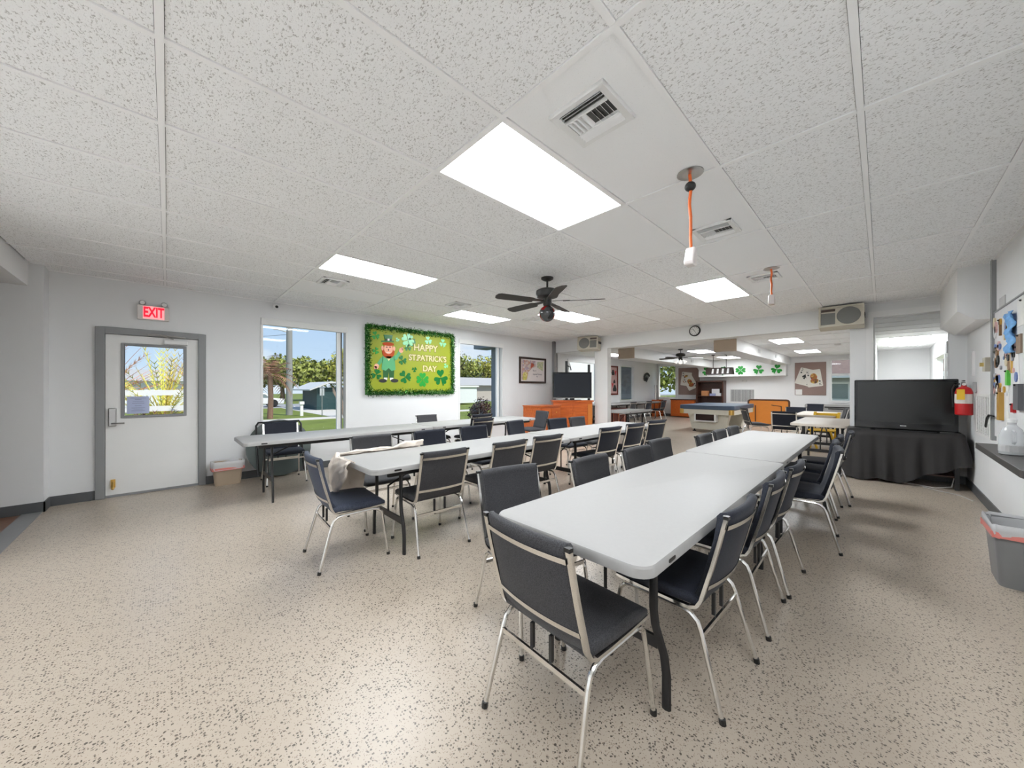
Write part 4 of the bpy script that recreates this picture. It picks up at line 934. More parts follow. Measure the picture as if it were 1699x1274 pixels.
BL = mat('blue_cloth', (.18, .42, .78), .6, var=.3, vscale=25)
k = MB(); nn = 14
vs = []
for i in range(nn + 1):
    for j in range(5):
        z = 2.02 - .36 * i / nn; u = (j / 4 - .5) * (.20 + .10 * abs(i / nn - .45)); vs.append((4.24 + u, yb + .02 + .018 * math.sin(i * 1.1 + j * 1.7), z))
k.add(vs, [(i * 5 + j, i * 5 + j + 1, i * 5 + j + 6, i * 5 + j + 5) for i in range(nn) for j in range(4)])
o = obj('folded_mask', k, BL, smooth='all'); md = o.modifiers.new('s', 'SOLIDIFY'); md.thickness = .006
tag(o, 'crumpled light blue cloth pinned at the top of the white board', 'cloth')
pin('paper_sheet', 'large white printed sheet at the top right of the pinned board', 'paper', 3.98, 1.98, .26, .22, PAPER)
pin('paper_sheet', 'long white paper hanging in the middle of the pinned board', 'paper', 4.13, 1.50, .16, .42, PAPER, rot=R(8))
pin('paper_sheet', 'small cream card below the blue cloth on the pinned board', 'paper', 4.44, 1.58, .10, .16, mat('cream_card', (.74, .68, .52), .7))
pin('paper_sheet', 'white page low on the pinned board above the counter', 'paper', 4.46, 1.16, .10, .46, PAPER)
pin('ribbon_badge', 'green ribbon rosette in the middle of the pinned board', 'ribbon', 4.40, 1.44, .075, .14, mat('bright_green', (.10, .55, .05), .5), .02)
pin('wooden_paddle', 'tall amber wooden paddle hanging low on the pinned board', 'paddle', 4.66, 1.17, .10, .27, mat('amber_wood', (.52, .30, .06), .35), .03)
pin('tin_lid', 'round red disc pinned at the right of the board above the jug', 'disc', 4.20, 1.17, .08, .08, RED, .02)
pin('wooden_stick', 'thin brown stick hanging at the top left of the pinned board', 'stick', 4.72, 1.94, .025, .16, mat('brown_stick', (.22, .12, .05), .6), .015)
pin('wooden_stick', 'golden strip hanging under the blue cloth', 'stick', 4.30, 1.58, .04, .20, BRASS, .012)
pin('clipboard', 'brown board hanging at the right edge of the pinned board', 'clipboard', 4.03, 1.72, .14, .16, mat('brown_board', (.30, .22, .16), .7), .012)
pin('dark_pouch', 'dark grey pouch hanging at the right edge below the papers', 'pouch', 4.0, 1.27, .16, .22, mat('pouch_grey', (.12, .12, .13), .7), .03)
n_ = 0
cols = [('black', (.02, .02, .02)), ('cream', (.72, .62, .42)), ('white', (.8, .8, .8)), ('brown', (.30, .16, .07)), ('amber', (.62, .36, .06)), ('pink', (.72, .45, .42)), ('blue', (.15, .22, .45)), ('grey', (.35, .35, .38))]
for i in range(58):
    x = 5.0 - abs(rnd.gauss(0, .17)) if rnd.random() < .66 else rnd.uniform(4.1, 4.6); x = max(4.0, min(5.0, x)); z = rnd.uniform(1.22, 2.02)
    cn, cc = rnd.choice(cols)
    s_ = rnd.uniform(.02, .05)
    o = obj('key_tag', MB().prism(ell(0, 0, s_, s_ * rnd.uniform(.7, 1.5), 9), 'y', 0, .012), mat('tag_' + cn, cc, .5), loc=(x, yb, z))
    tag(o, 'small key tag or pin among the cluster at the left edge of the board', 'key tag', 'small key tags on the white board')
t = empty('key_strap', (5.0, YR + .04, 1.03), 0, 'black strap loop hanging at the lower left of the pinned board', 'strap')
obj('loop', MB().tube([(-.14, 0, .03), (.0, .012, .035), (.10, .012, .0), (.17, .012, -.09), (.155, .012, -.10), (.09, .012, -.02), (.0, .012, .02)], .008, 6), BLACKP, t, smooth=True)
t = empty('water_jug', (3.78, -2.02, .80), 0, 'clear plastic jug with a handle standing on the dark counter', 'jug')
CLR = mat('clear_jug', (.72, .74, .75), .1, alpha=.55)
obj('body', MB().lathe([(.055, 0), (.068, .01), (.068, .15), (.05, .21), (.022, .245), (.022, .27)], (0, 0, 0), 20), CLR, t, smooth=True)
obj('cap', MB().lathe([(.026, .265), (.026, .29), (.02, .295)], (0, 0, 0), 14), WHITE, t)
obj('jug_label', MB().lathe([(.0688, .03), (.0688, .08)], (0, 0, 0), 20), mat('jug_label', (.5, .5, .5), .6), t)
obj('handle', MB().tube([(-.05, 0, .20), (-.085, 0, .19), (-.085, 0, .12), (-.066, 0, .10)], .010, 8), CLR, t, smooth=True)

# ------------------------------------------------------------------ orange dresser and TV cabinet (far left)
t = empty('dresser', (5.475, 4.46, 0), 0, 'low orange wood dresser between the window wall and the television cabinet', 'dresser')
obj('carcass', MB().box(-.37, .37, -.27, .29, .05, .90), ORANGEW, t); obj('top', MB().box(-.39, .39, -.30, .30, .90, .93), ORANGEW, t, bevel=.006); obj('plinth', MB().box(-.35, .35, -.25, .27, 0, .05), DARKW, t)
for x0 in (-.35, .01):
    dr = obj('drawer', MB().box(x0, x0 + .34, -.285, -.27, .66, .86), ORANGEW, t, bevel=.004); obj('knob', MB().sphere((x0 + .17, -.297, .76), .014, 8), BRASS, dr, smooth='all')
    dr = obj('door', MB().box(x0, x0 + .34, -.285, -.27, .08, .64), ORANGEW, t, bevel=.004); obj('knob', MB().sphere((x0 + (.30 if x0 < 0 else .04), -.297, .42), .014, 8), BRASS, dr, smooth='all')
obj('side_panel', MB().box(-.377, -.37, -.22, .24, .12, .84), ORANGEW, t, bevel=.003)
rz = YAW - PI / 2 + PI          # local -Y ... front faces the middle of the room
t = empty('television_cabinet', (6.28, 4.13, 0), YAW - PI / 2, 'tall orange wood cabinet beside the white pillar holding a television', 'cabinet')
obj('carcass', MB().box(-.50, .50, 0, .40, .06, 1.0), ORANGEW, t); obj('top', MB().box(-.53, .53, -.03, .42, 1.0, 1.035), ORANGEW, t, bevel=.008); obj('plinth', MB().box(-.48, .48, .02, .38, 0, .06), DARKW, t)
for x0, x1 in ((-.48, -.02), (.0, .36)):
    d_ = obj('door', MB().box(x0, x1, -.018, 0, .10, .94), ORANGEW, t, bevel=.004); obj('panel', MB().box(x0 + .06, x1 - .06, -.024, -.018, .18, .86), ORANGEW, d_, bevel=.004)
    obj('knob', MB().sphere((x1 - .03 if x0 < -.1 else x0 + .03, -.03, .55), .014, 8), BRASS, d_, smooth='all')
obj('side_stile', MB().box(.38, .49, -.016, 0, .10, .94), mat('light_orange', (.62, .20, .035), .35), t)
t = empty('television', (6.30, 4.15, 1.036), YAW - PI / 2, 'dark flat television on the orange cabinet beside the pillar', 'television')
obj('bezel', MB().box(-.50, .50, .06, .11, .05, .72), GLOSSB, t, bevel=.01); obj('screen', MB().box(-.47, .47, .056, .06, .09, .69), mat('bluish_screen', (.012, .015, .021), .10), t)
obj('bottom_rail', MB().box(-.50, .50, .05, .06, .05, .065), STEEL, t); obj('stand_base', MB().box(-.22, .22, .0, .20, 0, .015).box(-.06, .06, .08, .10, .015, .06), BLACKP, t)
t = empty('monitor_mount', (6.36, 4.21, 1.036), YAW - PI / 2, 'black upright mount posts rising behind the cabinet television', 'mount')
for x in (-.12, .47): obj('post', MB().box(x - .03, x + .03, .15, .19, 0, 1.02 if x < 0 else .93), BLACKM, t)
obj('arm', MB().tube([(-.10, .17, .90), (-.02, .17, .86), (-.04, .17, .98), (.0, .17, .78)], .018, 6), BLACKM, t)

# ------------------------------------------------------------------ far games room
# ducts and soffit
for y0, y1, z0, lb in ((3.8, 4.32, 2.25, 'white square duct with a tan end cap, left one under the far ceiling'), (1.16, 1.66, 2.265, 'white square duct with a tan end cap, right one running to the shamrock panel')):
    t = empty('duct', (8.9, (y0 + y1) / 2, z0), 0, lb, 'duct', 'ducts under the far ceiling', 'structure'); b = (y1 - y0) / 2; h_ = HF - z0
    obj('duct_body', MB().box(.01, XF - 8.9, -b, b, 0, h_), WHITE, t); obj('end_cap', MB().box(-.01, .01, -b, b, -.003, h_), TAN, t)
    for x in (2.2, 4.6): obj('register', MB().box(x, x + .25, -b - .008, -b, .10, .20), mat('register_grey', (.6, .6, .6), .5), t)
tag(obj('trim_soffit', MB().box(16.0, XF, 1.25, 4.35, 1.84, HF), WHITE), 'white boxed soffit on the end wall carrying shamrocks', 'soffit', None, 'structure')
for k, (y, lb) in enumerate(((4.02, 'leftmost paper shamrock on the white soffit beside the pool lamp'), (3.36, 'second paper shamrock from the left on the white soffit'), (2.74, 'middle paper shamrock on the white soffit'),
                             (2.12, 'fourth paper shamrock from the left on the white soffit'), (1.53, 'rightmost paper shamrock on the white soffit near the card board'))):
    tag(obj('paper_shamrock', clover_mb(0, 0, .20, 0, -.012, .1 * k - .2, 4 if k == 2 else 3, axis='x'), GREENS if k not in (1,) else GREEND, loc=(15.995, y, 2.09)), lb, 'shamrock', 'paper shamrocks on the soffit')
# pool table: long axis along X
t = empty('pool_table', (11.75, 2.38, 0), 0, 'white pool table with a blue grey cover in the far room', 'pool table'); a, b = 1.2, .73
obj('cover', MB().prism(rrect(-a - .02, a + .02, -b - .02, b + .02, .10, 5), 'z', .70, .83), mat('blue_grey_cover', (.055, .085, .135), .4, var=.25, vscale=3), t, bevel=.02)
obj('apron', MB().prism(rrect(-a, a, -b, b, .12, 5), 'z', .56, .715), mat('cream_apron', (.72, .69, .60), .4), t)
for sx_ in (-1, 1):
    for sy in (-1, 1): obj('corner_casting', MB().prism(rrect(sx_ * a - .07, sx_ * a + .07, sy * b - .07, sy * b + .07, .05, 4), 'z', .565, .71), BRASS, t).location = (-sx_ * .055, -sy * .055, 0)
obj('ball_return', MB().box(-a - .03, -a + .25, -.28, .30, .34, .37).box(-a - .03, -a + .25, .27, .30, .37, .56).box(-a - .03, -a + .25, -.28, -.25, .37, .56), WHITE, t)
obj('ball_return_opening', MB().box(-a + .02, -a + .2, -.25, .27, .37, .56), mat('dark_inside', (.03, .012, .010), .8), t)
for k, x in enumerate((-.95, .78)):
    lg = obj('leg', MB().prism([(-.46, .08), (.46, .08), (.58, .57), (-.58, .57)], 'x', x, x + .20), mat('cream_apron', (0, 0, 0)), t)
    for y in (-.42, .42): obj('leveling_foot', MB().lathe([(.055, 0), (.05, .02), (.02, .03), (.02, .09)], (x + .10, y, 0), 12), BLACKP, lg)
obj('cross_beam', MB().box(-.75, .78, -.15, .15, .30, .50), mat('cream_apron', (0, 0, 0)), t)
# pool lamp
t = empty('pool_lamp', (13.2, 2.72, HF), 0, 'dark hanging pool lamp on two rods in front of the shamrocks', 'lamp')
for y in (.22, -.20):
    obj('rod', MB().tube([(0, y, 0), (0, y, -.50)], .010, 6), BLACKM, t); obj('ceiling_cap', MB().lathe([(.06, 0), (.05, -.03), (.01, -.04)], (0, y, 0), 14), BLACKM, t)
obj('shade', MB().prism([(-.10, -.48), (.10, -.48), (.20, -.72), (-.20, -.72)], 'y', -.40, .42), mat('lamp_brown', (.035, .018, .012), .4), t)
for k in range(4): obj('glass_strip', MB().prism([(-.125, -.52), (-.118, -.52), (-.185, -.69), (-.192, -.69)], 'y', .16 - .16 * k, .22 - .16 * k), PAPER, t)
# playing card boards
def card_polys(w_, h_): return rrect(-w_ / 2, w_ / 2, -h_ / 2, h_ / 2, .03, 3)
def card(par, y, z, rot, rank, suit, face, dx):
    Q = Matrix.Translation((XF - .03 - dx, y, z)) @ Matrix.Rotation(rot, 4, 'X')
    c = obj('playing_card', MB().prism(card_polys(.44, .64), 'x', -.004, .004).move(Q), mat('card_face', (.76, .73, .66), .6), par)
    x_ = -.006
    mb = MB(); k = wall_text_x(textmesh(rank, .12, .001), x_, .15, .24); mb.add(k.v, k.f); k = wall_text_x(textmesh(rank, .12, .001), x_, -.15, -.24); mb.add(k.v, k.f)
    for dy, dz, s_ in ((.15, .13, .03), (-.15, -.13, .03)) + (() if face else ((0, 0, .085),)):
        if suit == 'spade': mb.prism([(dy, dz + s_ * 1.4), (dy + s_, dz), (dy + s_ * .6, dz - s_ * .5), (dy + .2 * s_, dz - .2 * s_), (dy + .35 * s_, dz - s_), (dy - .35 * s_, dz - s_), (dy - .2 * s_, dz - .2 * s_), (dy - s_ * .6, dz - s_ * .5), (dy - s_, dz)], 'x', x_ - .001, x_)
        else: mb.prism([(dy, dz - s_ * 1.3), (dy + s_, dz + .2 * s_), (dy + s_ * .5, dz + s_), (dy, dz + .5 * s_), (dy - s_ * .5, dz + s_), (dy - s_, dz + .2 * s_)], 'x', x_ - .001, x_)
    obj('pips', mb.move(Q), INK if suit == 'spade' else RED, c)
    if face: obj('court_figure', MB().prism(ell(0, .06, .10, .13, 16), 'x', x_ - .001, x_).prism(ell(0, -.10, .12, .10, 16), 'x', x_ - .0012, x_).move(Q), patchy('court_%s' % rank, [(.35, .14, .03), (.55, .38, .08), (.10, .05, .03), (.45, .08, .04)], 16), c)
t = empty('card_board', (0, 0, 0), 0, 'brown felt board with two crossed playing cards between the leafy window and bookcase', 'board')
obj('felt_panel', MB().prism([(5.40, 1.04), (4.47, 1.04), (4.47, 2.10), (4.58, 2.30), (5.40, 2.30)], 'x', XF - .025, XF), BROWNC, t)
card(t, 5.05, 1.78, R(8), 'K', 'spade', True, 0); card(t, 4.86, 1.60, R(-28), 'K', 'spade', True, .012)
t = empty('card_board', (0, 0, 0), 0, 'brown felt board with two fanned playing cards beside the end window', 'board')
obj('felt_panel', MB().box(XF - .025, XF, .13, 1.04, 1.08, 2.33), BROWNC, t)
card(t, .74, 1.78, R(18), '2', 'spade', False, 0); card(t, .47, 1.72, R(-8), 'K', 'spade', True, .012)
obj('paper_slip', MB().box(XF - .032, XF - .025, .82, 1.02, 1.09, 1.30), PAPER, t)
# framed card poster on far left wall
t = empty('framed_poster', (11.9, YF, 1.07), 0, 'red framed poster of card suits on the far left wall', 'poster')
f = .06; obj('frame', MB().box(-.75, .75, -.035, 0, 0, f).box(-.75, .75, -.035, 0, 1.21 - f, 1.21).box(-.75, -.75 + f, -.035, 0, f, 1.21 - f).box(.75 - f, .75, -.035, 0, f, 1.21 - f), REDW, t)
obj('sheet', MB().box(-.69, .69, -.015, 0, f, 1.15), mat('poster_rose', (.55, .36, .34), .6, var=.2, vscale=2), t)
obj('white_card', MB().prism([(-.40, .30), (.15, .22), (.25, .90), (-.22, 1.0)], 'y', -.018, -.015), PAPER, t)
for x, z, s_ in ((.36, .92, .09), (.50, .26, .11), (.47, .55, .06), (-.08, .62, .12)):
    p = []
    for cx_, cz_, r_ in ((0, .3, .75), (-.75, -.55, .75), (.75, -.55, .75)): p += [(cx_, cz_, r_)]
    hull = [(x + s_ * 1.45 * (.62 + .38 * abs(math.cos(1.5 * (a - PI / 2)))) * math.cos(a), z + s_ * 1.45 * (.62 + .38 * abs(math.cos(1.5 * (a - PI / 2)))) * math.sin(a)) for a in [2 * PI * k / 30 for k in range(30)]]
    obj('black_suit', MB().prism(hull, 'y', -.020, -.015), INK, t)
for x, z, s_ in ((.57, .92, .08), (.33, .40, .08)): obj('red_suit', MB().prism([(x, z - s_ * 1.4), (x + s_, z + .1), (x + s_ * .5, z + s_ * 1.2), (x, z + s_ * .6), (x - s_ * .5, z + s_ * 1.2), (x - s_, z + .1)], 'y', -.020, -.015), RED, t)
# metal flower wall ornament
t = empty('wall_ornament', (15.35, YF, 1.84), 0, 'dark metal flower ornament on the far left wall', 'ornament'); mb = MB()
for k in range(9): a = R(35 + 22 * k); mb.tube([(0, -.02, -.2), (.28 * math.cos(a), -.04, .2 * math.sin(a))], .012, 5).sphere((.28 * math.cos(a), -.04, .2 * math.sin(a)), .06, 6, sc=(1, .4, 1))
obj('metal_leaves', mb, mat('dark_metal', (.06, .06, .06), .5), t)
# cue rack
t = empty('cue_rack', (15.9, 6.15, 0), 0, 'reddish wooden cue rack in the corner left of the leafy window', 'cue rack')
obj('rack_side', MB().box(-.30, -.25, -.16, .16, 0, .80), ORANGEW, t, bevel=.01); obj('rack_side', MB().box(.25, .30, -.16, .16, 0, .80), ORANGEW, t, bevel=.01)
obj('shelf', MB().box(-.25, .25, -.16, .16, .10, .14), ORANGEW, t); obj('back_panel', MB().box(-.25, .25, .12, .16, .14, .78), ORANGEW, t)
for k in range(5):
    o = obj('pool_cue', MB().tube([(15.70 + .09 * k, 6.14, .14), (15.70 + .09 * k, 6.22, 1.50)], [.015, .008], 8), DARKW, smooth=True)
    tag(o, 'pool cue standing upright in the corner rack', 'pool cue', 'pool cues in the rack')
# brown cabinet at end wall
t = empty('low_cabinet', (16.2, 5.0, 0), 0, 'reddish brown low cabinet against the end wall under the left card board', 'cabinet')
obj('carcass', MB().box(-.25, .28, -.48, .55, .05, .80), ORANGEW, t); obj('top', MB().box(-.28, .28, -.50, .57, .80, .84), DARKW, t)
for y0, y1 in ((-.46, .03), (.05, .53)): obj('door', MB().box(-.265, -.25, y0, y1, .10, .76), ORANGEW, t, bevel=.005)
# bookcase
t = empty('bookcase', (16.28, 3.94, 0), 0, 'dark brown bookcase with games on its shelves at the end wall', 'bookcase')
obj('carcass', MB().box(-.2, .21, -.55, -.49, 0, 1.68).box(-.2, .21, .49, .55, 0, 1.68).box(-.2, .21, -.49, .49, 1.62, 1.68).box(.18, .21, -.49, .49, 0, 1.62), DARKW, t)
for z in (.05, .62, .98): obj('shelf', MB().box(-.19, .18, -.49, .49, z, z + .03), DARKW, t)
for y, z, sx_, sy, sz, c_, lb in ((.22, 1.01, .2, .26, .22, (.55, .25, .10), 'orange game box on the bookcase shelf'), (-.10, 1.01, .2, .22, .10, (.35, .38, .60), 'bluish flat game box on the bookcase shelf'), (-.33, 1.01, .2, .20, .12, (.7, .7, .72), 'white flat game box on the bookcase shelf'),
                              (-.20, 1.30, .02, .30, .20, (.78, .78, .78), 'white sheet propped in the upper bookcase')):
    z = 1.25 if z > 1.2 else z
    tag(obj('game_box', MB().box(-sx_ / 2, sx_ / 2, -sy / 2, sy / 2, 0, sz), mat('game_%s' % lb[:6], c_, .6), loc=(16.25, 3.94 + y, z + .001 if z < 1.2 else 1.115 + .001)), lb, 'box', 'things on the bookcase')
tag(obj('thermostat', MB().box(-.03, 0, -.09, .09, -.05, .05).sphere((-.02, .05, 0), .03, 6), WHITE, loc=(XF, 2.72, 1.66)), 'small white sensor on the end wall above the grille', 'sensor')
# far tables
make_table(2.44, .76, TABLEW, 'long white far left table, nearer one behind the white pillar', 'white tables of the far room', loc=(11.4, 6.02, 0))
make_table(2.44, .76, TABLEW, 'long white far left table reaching the cue rack', 'white tables of the far room', loc=(13.9, 6.02, 0))
make_table(1.55, .76, TABLEW, 'white table standing just right of the white pillar', 'white tables of the far room', loc=(7.95, 3.52, 0))
make_table(1.83, .74, TABLEB, 'beige folding table passing under the header beside the right pillar', 'beige tables of the far room', loc=(7.55, -.555, 0))
make_table(1.83, .74, TABLEB, 'beige folding table further back behind the yellow chair', 'beige tables of the far room', loc=(10.1, -.24, 0))
t = empty('storage_chest', (11.4, 5.95, 0), 0, 'dark red wooden chest under the long far left table', 'chest')
obj('chest_body', MB().box(-.60, .60, -.25, .25, .0, .52), REDW, t, bevel=.01); obj('lid', MB().box(-.62, .62, -.27, .27, .52, .57), REDW, t, bevel=.01)
for x in (-.45, 0, .45): obj('slat', MB().box(x - .04, x + .04, -.262, -.25, .04, .50), ORANGEW, t)
# orange folded game table standing on edge
t = empty('folded_game_table', (14.6, 1.55, 0), R(4), 'orange folded game table with a black edge standing upright by the end wall', 'table')
obj('panel', MB().prism(rrect(-.60, .60, .03, .92, .08, 5), 'x', -.02, .02), mat('orange_panel', (.72, .24, .03), .45), t)
obj('edge_band', MB().tube([(-.015, y, z) for y, z in rrect(-.60, .60, .03, .92, .08, 5)] + [(-.015, .60, .84)], .030, 6), mat('dark_edge', (.08, .03, .012), .5), t)
obj('folded_leg', MB().tube([(-.05, -.38, .12), (-.05, -.38, .70), (-.05, -.1, .74)], .015, 6).tube([(-.05, .38, .12), (-.05, .38, .72)], .015, 6), DARKW, t)
t = empty('folded_table', (15.6, -.30, 0), R(-3), 'white folding table standing on its side with black legs folded against it', 'table')
obj('panel', MB().prism(rrect(-.75, .95, .02, .78, .06, 4), 'x', 0, .05), TABLEW, t)
obj('rail', MB().box(-.03, 0, -.70, .90, .66, .70).box(-.03, 0, -.70, .90, .10, .14), BLACKM, t)
obj('folded_leg', MB().tube([(-.05, -.6, .14), (-.05, -.2, .62), (-.05, .3, .62)], .017, 6).tube([(-.05, -.2, .62), (-.05, -.2, .14)], .017, 6), BLACKM, t)
# yellow folding chair
t = empty('folding_chair', (9.05, -.42, 0), R(170), 'yellow plastic folding chair seen above and below the beige table', 'chair')
obj('seat', MB().box(-.2, .2, -.21, .21, .43, .46), YELLOW, t, bevel=.01)
for z in (.58, .68): obj('back_slat', MB().box(-.26, -.23, -.19, .19, z, z + .12), YELLOW, t, bevel=.008)
for s in (-1, 1):
    obj('leg', MB().prism([(-.28, .82), (-.22, .82), (.20, 0), (.12, 0)], 'y', s * .20 - .02, s * .20 + .02), YELLOW, t); obj('leg', MB().prism([(.16, .44), (.20, .44), (-.18, 0), (-.25, 0)], 'y', s * .165 - .014, s * .165 + .014), YELLOW, t)
tag(obj('smoke_detector', MB().lathe([(.07, 0), (.07, -.02), (.05, -.035), (.001, -.036)], (12.1, -.46, HF), 18), WHITE, smooth=True), 'round smoke detector on the far ceiling beside the right pillar', 'smoke detector')
# items of the side room
tag(obj('door_2', MB().box(10.2, 12.2, -2.19, -2.16, 2.05, 2.12).box(10.13, 10.2, -2.19, -2.16, 0, 2.12).box(12.2, 12.27, -2.19, -2.16, 0, 2.12), WHITE), 'white casing of the bright door opening in the side room', 'door', None, 'structure')
tag(obj('wall_heater', MB().box(9.3, 9.6, -2.2, -2.12, 2.0, 2.22), mat('register_grey', (0, 0, 0))), 'small grey box high on the side room wall', 'box')

# ------------------------------------------------------------------ outside
GRASS = mat('grass', (.15, .19, .022), .9, var=.45, vscale=1.2); ROADM = mat('asphalt', (.33, .33, .34), .9, var=.1); WALK = mat('concrete', (.62, .58, .52), .9, var=.08)
def gplane(name, pts, z, m_, label, cat): return struct(name, MB().prism(pts, 'z', z - .02, z), m_, label, cat)
struct('ground', MB().box(-60, 90, YL + T + .01, 110, -.40, -.15).box(17, 90, -60, YL + T + .01, -.40, -.15).box(-60, 90, -60, -2.5, -.40, -.15), GRASS, 'green lawn outside the windows', 'lawn')
struct('sidewalk', MB().box(-60, 90, 17.3, 18.6, -.15, -.135).box(5.0, 7.2, 18.6, 30, -.15, -.138), WALK, 'pale concrete walk crossing the lawn', 'path')
struct('road', MB().box(-60, 90, 30, 37, -.15, -.13), ROADM, 'grey street beyond the lawn', 'road')
struct('path', MB().box(2.0, 6.5, 5.5, 8.2, -.15, -.13), WALK, 'concrete apron outside the second window', 'path')
struct('wall_wing', MB().box(6.42, 6.6, YL + T + .01, 7.45, -.3, 2.9).box(6.05, 6.6, YL + T + .01, 7.9, 2.62, 2.9), mat('grey_stucco', (.20, .225, .25), .85), 'grey outside wall of the building wing beyond the second window', 'wall')

def leafmat(k, c):
    if k not in FOLIAGE: FOLIAGE[k] = [mat(k + '_a', c, .7, var=.3, vscale=.7), mat(k + '_b', tuple(v * .55 for v in c), .75, var=.3, vscale=.7), mat(k + '_c', tuple(min(1, v * 1.5) for v in c), .65, var=.2, vscale=.7)]
    return FOLIAGE[k]
def tree(loc, h, r, seed, key, c, label, n=2600, name='tree', trunk_h=None, cat='tree', leaf=.30, squash=.8):
    rnd = random.Random(seed); t = empty(name, loc, 0, label, cat, 'trees outside the windows'); th = trunk_h if trunk_h is not None else h * .35
    mb = MB().tube([(0, 0, -.2), (.05, 0, th * .5), (0, .05, th), (.1, 0, h * .65)], [r * .09, r * .07, r * .06, r * .03], 8)
    for k in range(6): a = rnd.uniform(0, 6.28); mb.tube([(0, 0, th * .9), (math.cos(a) * r * .3, math.sin(a) * r * .3, th + (h - th) * .3), (math.cos(a) * r * .6, math.sin(a) * r * .6, th + (h - th) * .55)], [r * .045, r * .03, r * .012], 6)
    obj('trunk', mb, mat('bark', (.13, .10, .075), .9, var=.3), t)
    lob = [(Vector((rnd.uniform(-.6, .6) * r, rnd.uniform(-.6, .6) * r, th + (h - th) * rnd.uniform(.25, .72))), rnd.uniform(.35, .58) * r) for _ in range(14)] + [(Vector((0, 0, h - r * .5)), r * .5)]
    mb = MB()
    for i in range(n):
        c0, rr = rnd.choice(lob); d = Vector((rnd.gauss(0, 1), rnd.gauss(0, 1), rnd.gauss(0, 1))).normalized(); p = c0 + Vector((d.x, d.y, d.z * squash)) * rr * rnd.uniform(.65, 1.02)
        if p.z < th * .7: continue
        u = Vector((rnd.gauss(0, 1), rnd.gauss(0, 1), rnd.gauss(0, 1))).normalized(); v = u.cross(d if abs(u.dot(d)) < .95 else Vector((0, 0, 1))).normalized(); s_ = leaf * rnd.uniform(.5, 1.1)
        mb.add([p - u * s_ * .5, p + v * s_ * .35, p + u * s_ * .5, p - v * s_ * .35], [(0, 1, 2, 3)], rnd.choice((0, 0, 1, 2)))
    obj('crown', mb, leafmat(key, c), t)
OL = (.27, .30, .06); DG = (.09, .13, .04); YG = (.40, .38, .06)
for i, (x, y, h, r, key, c, lb) in enumerate((
    (4.2, 42, 4.6, 2.6, 'dark', DG, 'dark tree at the left edge of the first window view'), (8.3, 46, 5.0, 3.2, 'olive', OL, 'olive green tree behind the pole in the first window'),
    (12.2, 47, 5.3, 3.4, 'olive', OL, 'olive green tree in the middle of the first window view'), (15.6, 45, 6.3, 3.6, 'yellowgreen', YG, 'tall yellow green tree at the right of the first window view'),
    (20.5, 48, 6.0, 3.8, 'olive', OL, 'tree mostly hidden right of the first window view'), (25.5, 44, 5.5, 3.6, 'dark', DG, 'dark tree at the left of the second window view'),
    (29.5, 43, 7.6, 4.3, 'olive', OL, 'broad olive tree in the middle of the second window'), (36.0, 44, 6.6, 4.2, 'yellowgreen', YG, 'yellow green tree at the right of the second window'),
    (32.5, 43, 4.4, 2.2, 'dark', DG, 'low dark tree in front of the broad one in the second window'))):
    tree((x, y, -.15), h, r, 30 + i, key, c, lb, 2400, leaf=.5)
for i, (x, y, lb) in enumerate(((20.5, 8.6, 'green tree pressed close outside the leafy end window'), (22.5, 6.2, 'green tree further right outside the leafy end window'))):
    tree((x, y, -.15), 5.0, 2.6, 60 + i, 'olive', OL, lb, 2600, trunk_h=.6, leaf=.3)
tree((9.5, 31, -.15), 1.5, 1.8, 80, 'greyshrub', (.12, .13, .10), 'grey green hedge beside the dark green shed', 1500, 'hedge', .1, 'hedge', .2)
tree((7.4, 9.1, -.15), 1.25, .62, 81, 'purple', (.07, .045, .04), 'dark purple leaved bush outside the second window', 1500, 'bush', .1, 'bush', .11)
tree((5.6, 8.8, -.15), .75, .40, 84, 'brownleaf', (.12, .09, .05), 'small brownish bush left of the purple one outside the second window', 500, 'bush', .1, 'bush', .09)
tree((13.2, 21, -.15), 1.0, .7, 85, 'olive', OL, 'small green bush beside the white trailer', 500, 'bush', .1, 'bush', .12)
# potted sapling with big leaves right outside window 2
t = empty('leafy_plant', (5.95, 7.5, -.15), 0, 'small plant with long dark leaves in front of the purple bush', 'plant'); mb = MB(); rnd = random.Random(4)
obj('stem', MB().tube([(0, 0, 0), (.03, 0, .45), (.0, 0, .85)], .015, 6), mat('pale_stem', (.45, .38, .28), .8), t)
for k in range(12):
    a = rnd.uniform(0, 6.28); z = rnd.uniform(.45, .9); ln = rnd.uniform(.2, .32); d = Vector((math.cos(a), math.sin(a), rnd.uniform(-.3, .5))); s_ = Vector((-math.sin(a), math.cos(a), 0)) * .035; p = Vector((0, 0, z))
    mb.add([p, p + d * ln * .5 + s_, p + d * ln, p + d * ln * .5 - s_], [(0, 1, 2, 3)])
obj('leaves', mb, mat('dark_leaf', (.03, .04, .025), .5), t)
